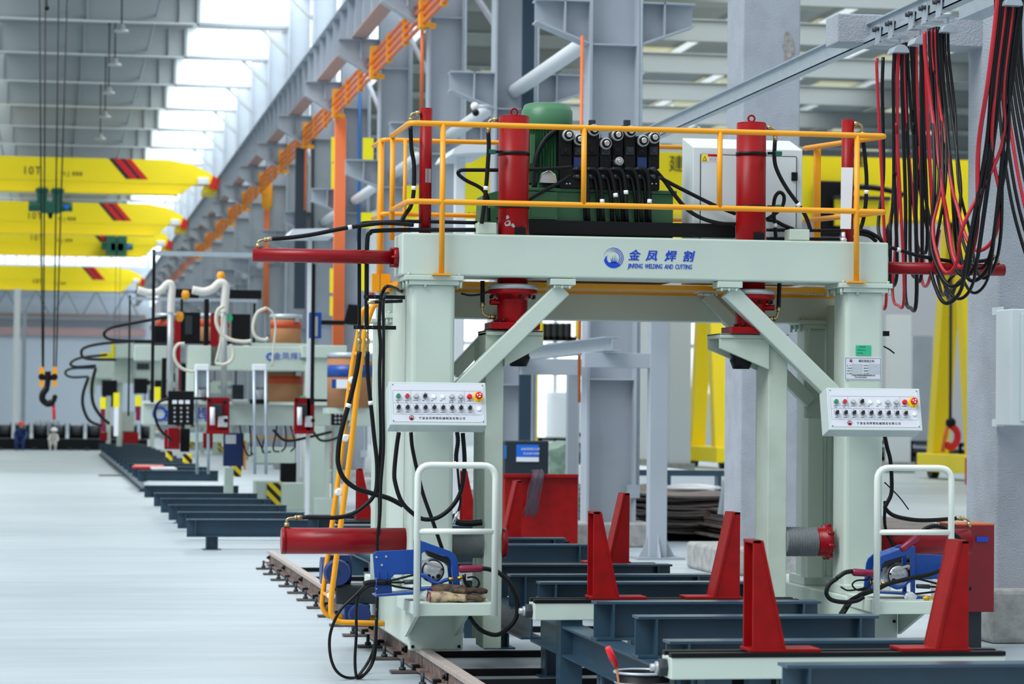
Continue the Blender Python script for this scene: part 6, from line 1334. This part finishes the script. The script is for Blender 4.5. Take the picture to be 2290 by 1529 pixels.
# sign board, red crate, wire bundle
SY = 31.5
t = thing('dark_cabinet', 'dark cabinet with a blue notice behind the left inner post', 'cabinet', at(1180, 1100, SY))
part(t, 'body', mt('charcoal_panel', '#1d2a34', .5), 1128, 986, 1226, 1240, SY, .5, .01, True)
nb = part(t, 'blue_notice', 'skyblue', 1155, 994, 1205, 1022, SY-.01, .01); part(t, 'notice_footer', 'white', 1155, 1022, 1205, 1032, SY-.011, .01)
a = at(1165, 1006, SY-.02); text('设备管理标识牌', 'lettering', 'white', nb, (a.x, SY-.015, a.z), .033, ext=.0005); a = at(1170, 1016, SY-.02); text('安全操作规程', 'lettering', 'white', nb, (a.x, SY-.015, a.z), .033, ext=.0005)
part(t, 'side_notice', 'bluep', 1127, 995, 1133, 1025, SY-.01, .01)
t = thing('green_machine', 'pale green machine casing beside the dark cabinet', 'machine', at(1250, 1070, 33)); q = at(1226, 1002, 33); r2 = at(1272, 1060, 33)
MB().prism([(q.x, 0), (q.x, q.z-.02), ((q.x+r2.x)/2, q.z+.02), (r2.x, q.z+.1), (r2.x, 0)], 'y', 33, 33.8).build('casing', mt('weathered_green', '#8fa898', .6, hex2='#5f7a6c', scale=8), t, .02)
t = thing('red_crate', 'big red steel crate behind the far red posts', 'crate', at(1200, 1190, 28.4))
part(t, 'side_wall', 'redp', 1128, 1064, 1293, 1196, 28.4, .06, .006, True); part(t, 'top_lip', 'redp', 1126, 1060, 1294, 1067, 28.35, .12); 
q0_, q1_ = at(1128, 1064, 28.4), at(1293, 1196, 28.4); MB().box(q0_.x, q0_.x+.06, 28.46, 29.3, 0, q0_.z).box(q1_.x-.06, q1_.x, 28.46, 29.3, 0, q0_.z).box(q0_.x, q1_.x, 29.3, 29.36, 0, q0_.z).build('side_wall', 'redp', t)
rw = random.Random(3); m = MB()
for i in range(46):
    x = 1190+rw.random()*22; m.tube(cr_([at(x-6, 1070+rw.random()*8, 28.9), at(x, 1050+rw.random()*5, 28.45), at(x-2+rw.random()*8, 1062, 28.3), at(x-12+rw.random()*12, 1100, 28.3), at(x-24+rw.random()*16, 1140+rw.random()*18, 28.32)], 4), .0035, 4)
tag(m.build('wire_bundle', mt('dull_wire', '#4a3d4a', .5)), 'tangled bundle of dull wire hanging over the red crate edge', 'wire', None, 'stuff')
# plate stacks in the right bay
def stack(px0, px1, Y0, Y1, z0, n, label, sag=0):
    x0, x1 = at(px0, 1100, Y0).x, at(px1, 1100, Y0).x; rs = random.Random(int(px0))
    for i in range(n):
        m = MB(); z = z0+i*.035; pts = []; N = 10; dx = rs.uniform(-.12, .12)
        up = [(x0+dx+(x1-x0)*k/N, z+.028-sag*math.sin(PI*k/N)**1.0*(1+.15*math.sin(i*2.1))*.5+rs.uniform(-.004, .004)) for k in range(N+1)]
        m.prism(up+[(a, b-.026) for a, b in reversed(up)], 'y', Y0+rs.uniform(-.1, .1), Y1); one(m, 'steel_plate', 'plate', label % (ORD[i] if i < len(ORD) else 'top'), 'plate', label.split(',')[0] % '' if '%' in label.split(',')[0] else label.split(',')[0])
for x in (6.9, 8.2, 9.6): one(MB().box(x, x+.14, 31, 36, 0, .12), 'timber_skid', 'rust', 'dark timber skid under the plate stack, at %s' % {6.9: 'its left end', 8.2: 'its middle', 9.6: 'its right end'}[x], 'skid')
stack(1420, 1640, 31.2, 36, .12, 13, 'sagging brown steel plate in the stack behind the grey stand, %s from the bottom', .06)
stack(1990, 2300, 24, 34, .1, 9, 'brown steel plate in the stack behind the right cylinder, %s from the bottom', .02)
one(MB().box(at(1420, 1075, 40).x, at(1625, 1075, 40).x, 40, 46, .3, .62), 'white_beam_pack', 'colw', 'white painted beam pack on the floor behind the plate stack', 'beam pack')
t = thing('trestle', 'blue-grey low trestle behind the grey stand', 'trestle', at(1500, 1070, 38)); part(t, 'top_beam', 'steel', 1415, 1051, 1620, 1064, 38, .2); part(t, 'leg', 'steel', 1492, 1064, 1500, 1200, 38, .2, 0, True); part(t, 'leg', 'steel', 1605, 1064, 1613, 1200, 38, .2, 0, True); part(t, 'leg', 'steel', 1420, 1064, 1428, 1200, 38, .2, 0, True)
m = MB(); rs = random.Random(9)
p = at(1560, 1138, 33); one(MB().loft([[(p.x+.3*a*math.cos(2*PI*j/12), 33.2+.4*a*math.sin(2*PI*j/12), .58+b) for j in range(12)] for a, b in ((1.3, 0), (1.1, .03), (.5, .06))]), 'plastic_sheet', 'clear', 'crumpled clear plastic sheet on the brown plate stack', 'sheet')
p0 = fl(1512, 1110, 0); one(MB().bar(at(1623, 1075, 30), at(1612, 1150, 30), .05, .12).box(at(1620, 1083, 30).x, at(1690, 1083, 30).x, 30, 30.05, at(1650, 1094, 30).z, at(1650, 1082, 30).z), 'angle_bar', 'grey', 'grey upright bar with a brown cross bar beside the concrete column', 'bar')
# dark racks, pale columns, wall strip in the right hall
for i, (px0, px1, Y, lab) in enumerate(((1990, 2037, 70, 'pale column just right of the right gantry column'), (2040, 2085, 88, 'grey column left of the near yellow crane leg'), (1425, 1452, 72, 'pale column left of the grey stand'), (1498, 1545, 66, 'pale column right of the grey stand'))):
    x0, x1 = at(px0, 900, Y).x, at(px1, 900, Y).x
    t = thing('hall_column', lab, 'column', ((x0+x1)/2, Y, 0), 'pale columns of the right hall'); MB().box(x0, x1, Y, Y+.4, 0, 4.3).build('shaft', 'colw' if i != 1 else 'col', t); MB().box(x0-.1, x1+.1, Y-.1, Y+.5, 0, .3).build('foot', 'concb', t)
for i, (px0, px1, y0, Y, lab) in enumerate(((1300, 1450, 968, 80, 'dark material rack far behind the nearest steel column'), (1480, 1560, 972, 78, 'dark material rack far behind the grey stand'), (1985, 2085, 985, 82, 'dark material rack behind the right handrail, left part'), (2090, 2200, 990, 84, 'dark material rack behind the near yellow crane leg'), (1205, 1275, 978, 90, 'dark material rack at the open door'))):
    x0, x1 = at(px0, y0, Y).x, at(px1, y0, Y).x; zt = az(y0, Y, px0)
    t = thing('material_rack', lab, 'rack', ((x0+x1)/2, Y, 0), 'dark racks in the right hall')
    for j in range(3): MB().box(x0, x1, Y, Y+2, zt*(j+1)/3-.12, zt*(j+1)/3).build('shelf', 'dgrey', t)
    rs = random.Random(i)
    for j in range(7): a = x0+(x1-x0)*j/7; MB().box(a, a+(x1-x0)/9, Y+.2, Y+1.8, zt/3*(j % 2), zt/3*(j % 2)+zt*.25+rs.random()*.1).build('stock', 'rust' if j % 3 else 'blk', t)
    for a in (x0, (x0+x1)/2, x1-.1): MB().box(a, a+.1, Y, Y+.1, 0, zt).build('upright', 'blk', t)
one(MB().box(6.9, 30, 96, 96.3, 5.6, 5.85), 'red_runway_beam', mt('faded_red_beam', '#b8554e', .6), 'faded red horizontal beam far back in the right hall', 'beam')
struct(MB().box(7.2, 30, 58.6, 58.75, 0, .004), 'trim_5', mt('blue_floor_line', '#3f78c8', .5))
# open door light
d = MB().box(at(1204, 900, 127).x, at(1226, 900, 127).x, 127.6, 127.8, .0, 5); tag(d.build('door_1', 'lit'), kind='structure')
# white curved duct seen behind the rail
t = thing('white_hood', 'white curved sheet hood behind the guard rail, between thin and thick left cylinders', 'hood', at(1050, 330, 34))
pts = [at(1010, 345, 33.5), at(1018, 330, 33.5), at(1045, 316, 33.5), at(1090, 312, 33.5), at(1095, 340, 33.5), at(1045, 342, 33.5)]
MB().prism([(p.x, p.z) for p in pts], 'y', 33.5, 35).box(at(1020, 400, 34).x, at(1040, 400, 34).x, 34, 34.2, 0, at(1030, 343, 34).z).build('sheet', 'colw', t)
t = thing('white_hood', 'white curved sheet hood left of the ladder top, behind the hoses', 'hood', at(694, 520, 38))
pts = [at(645, 528, 38), at(655, 512, 38), at(735, 510, 38), at(748, 528, 38)]
MB().prism([(p.x, p.z) for p in pts], 'y', 38, 39).box(at(690, 560, 38.5).x, at(698, 560, 38.5).x, 38.5, 38.6, 0, at(694, 527, 38.5).z).build('sheet', 'colw', t)
for i, (x0, y0, x1, y1, Y, lab) in enumerate(((1029, 350, 1092, 490, 45, 'yellow panel behind the left lifting cylinder'), (903, 345+240, 0, 0, 0, ''), (902, 415, 936, 490, 45, 'yellow panel behind the thin left cylinder'), )):
    if x1 == 0: continue
    t = thing('yellow_board', lab, 'board', at(x0, y1, Y), 'yellow boards behind the columns'); part(t, 'panel', 'sign', x0, y0, x1, y1, Y, .05)
    part(t, 'post', 'col', x0+5, y1, x0+9, 1000, Y+.05, .1, 0, True)
    a = at(x0+4, y1-8, Y-.01); text('设 备 区' if x1-x0 > 40 else '重 机', 'lettering', 'ink', t, (a.x, Y-.01, a.z), .07, ext=.001)

# second and third machines: bodies between the masts, far left
W2 = thing('welding_machine', 'pale green boxy machine body with black trim, far left behind the tall black mast', 'machine', at(310, 1000, 85), 'far welding machines')
for nm, mt_, x0, y0, x1, y1, dy in (('top_beam', 'green', 258, 768, 362, 800, 0), ('body', 'green', 256, 800, 300, 856, .6), ('body', 'green', 302, 806, 374, 850, .3), ('window', 'dgrey', 306, 812, 334, 826, .25), ('yellow_guard', 'sign', 224, 788, 252, 802, .2), ('yellow_guard', 'sign', 249, 766, 257, 800, .1), ('lower_body', 'green', 272, 920, 300, 964, .8), ('lower_beam', 'green', 345, 1040, 430, 1060, .0), ('dark_unit', 'blk', 300, 846, 330, 880, .2), ('dark_unit', 'blk', 345, 850, 372, 905, .2), ('dark_unit', 'blk', 228, 850, 262, 885, .6)):
    part(W2, nm, mt_, x0, y0, x1, y1, 85+dy, .6)
part(W2, 'column', 'green', 262, 850, 274, 1010, 85.7, .3, 0, True); part(W2, 'column', 'green', 336, 850, 346, 1030, 85.2, .3, 0, True)
W3 = thing('welding_machine', 'pale green machine body ending the left row, behind the drooping black cables', 'machine', at(230, 1000, 93), 'far welding machines')
for nm, mt_, x0, y0, x1, y1, dy in (('body', 'green', 218, 806, 262, 846, 0), ('arm', 'green', 196, 842, 250, 862, .4), ('arm', 'green', 198, 862, 214, 880, .4), ('red_base', 'redp', 276, 966, 310, 990, -8), ('red_unit', 'crim', 224, 966, 240, 985, .2), ('dark_unit', 'blk', 230, 880, 262, 910, .5)):
    part(W3, nm, mt_, x0, y0, x1, y1, 93+dy, .6)
part(W3, 'column', 'green', 238, 846, 248, 1000, 93.3, .3, 0, True)
# dark red steel box beside the right concrete column
t = thing('red_steel_box', 'dark red steel box against the right edge concrete column, behind the cylinder end', 'box', at(2190, 1368, 16.6))
a, c = at(2140, 1180, 16.6), at(2223, 1368, 16.6); x_ = at(2140, 1190, 16.6).x
MB().box(a.x, c.x, 16.6, 16.95, c.z, at(2223, 1174, 16.6).z).build('body', mt('dark_red_paint', '#85061c', .45, var=.15, scale=5), t, .004)
MB().box(a.x-.01, c.x+.004, 16.6, 16.97, at(2223, 1174, 16.6).z, at(2223, 1171, 16.6).z).build('lid', 'orange', t)
m = MB(); B(m, 2184, 1200, 2210, 1211, 16.59, .01); m.build('blue_label', 'logo', t)
a = at(2150, 1368, 16.7); MB().box(a.x, c.x-.05, 16.7, 16.9, 0, c.z).build('stand', 'dgrey', t)

t = thing('hoist_trolley', 'black hoist trolley with yellow guard hanging on the right hall crane, behind the paper-wrapped ram', 'trolley', at(1860, 470, 61.5))
part(t, 'motor_housing', 'blk', 1832, 404, 1882, 530, 61.6, .4, .03); part(t, 'yellow_guard', 'cyel2', 1868, 442, 1990, 505, 61.3, .1); part(t, 'top_bar', 'dgrey', 1868, 438, 1992, 446, 61.2, .3)
MB().tube(cr_([at(1885, 425, 61.3), at(1930, 418, 61.3), at(1980, 424, 61.3), at(2020, 436, 61.3)], 6), .07, 8).build('cable', 'blk', t)
t = thing('security_camera', 'white and black camera on a bracket behind the left lifting cylinder, near the tie pipe', 'camera', at(1068, 245, 36.4))
MB().ball(at(1062, 238, 36.4), .06).cyl(at(1062, 238, 36.4), at(1095, 238, 36.6), .025, n=10).build('housing', 'white', t); MB().ball(at(1064, 252, 36.3), .05).build('lens', 'blk', t)
# words
for ob in bpy.data.objects:
    l = ob.get('label')
    if l: ob['label'] = l.replace('nearest from the bottom', 'lowest one').replace('nearest from the girder side', 'nearest to the girder').replace('nearest from', 'nearest to')
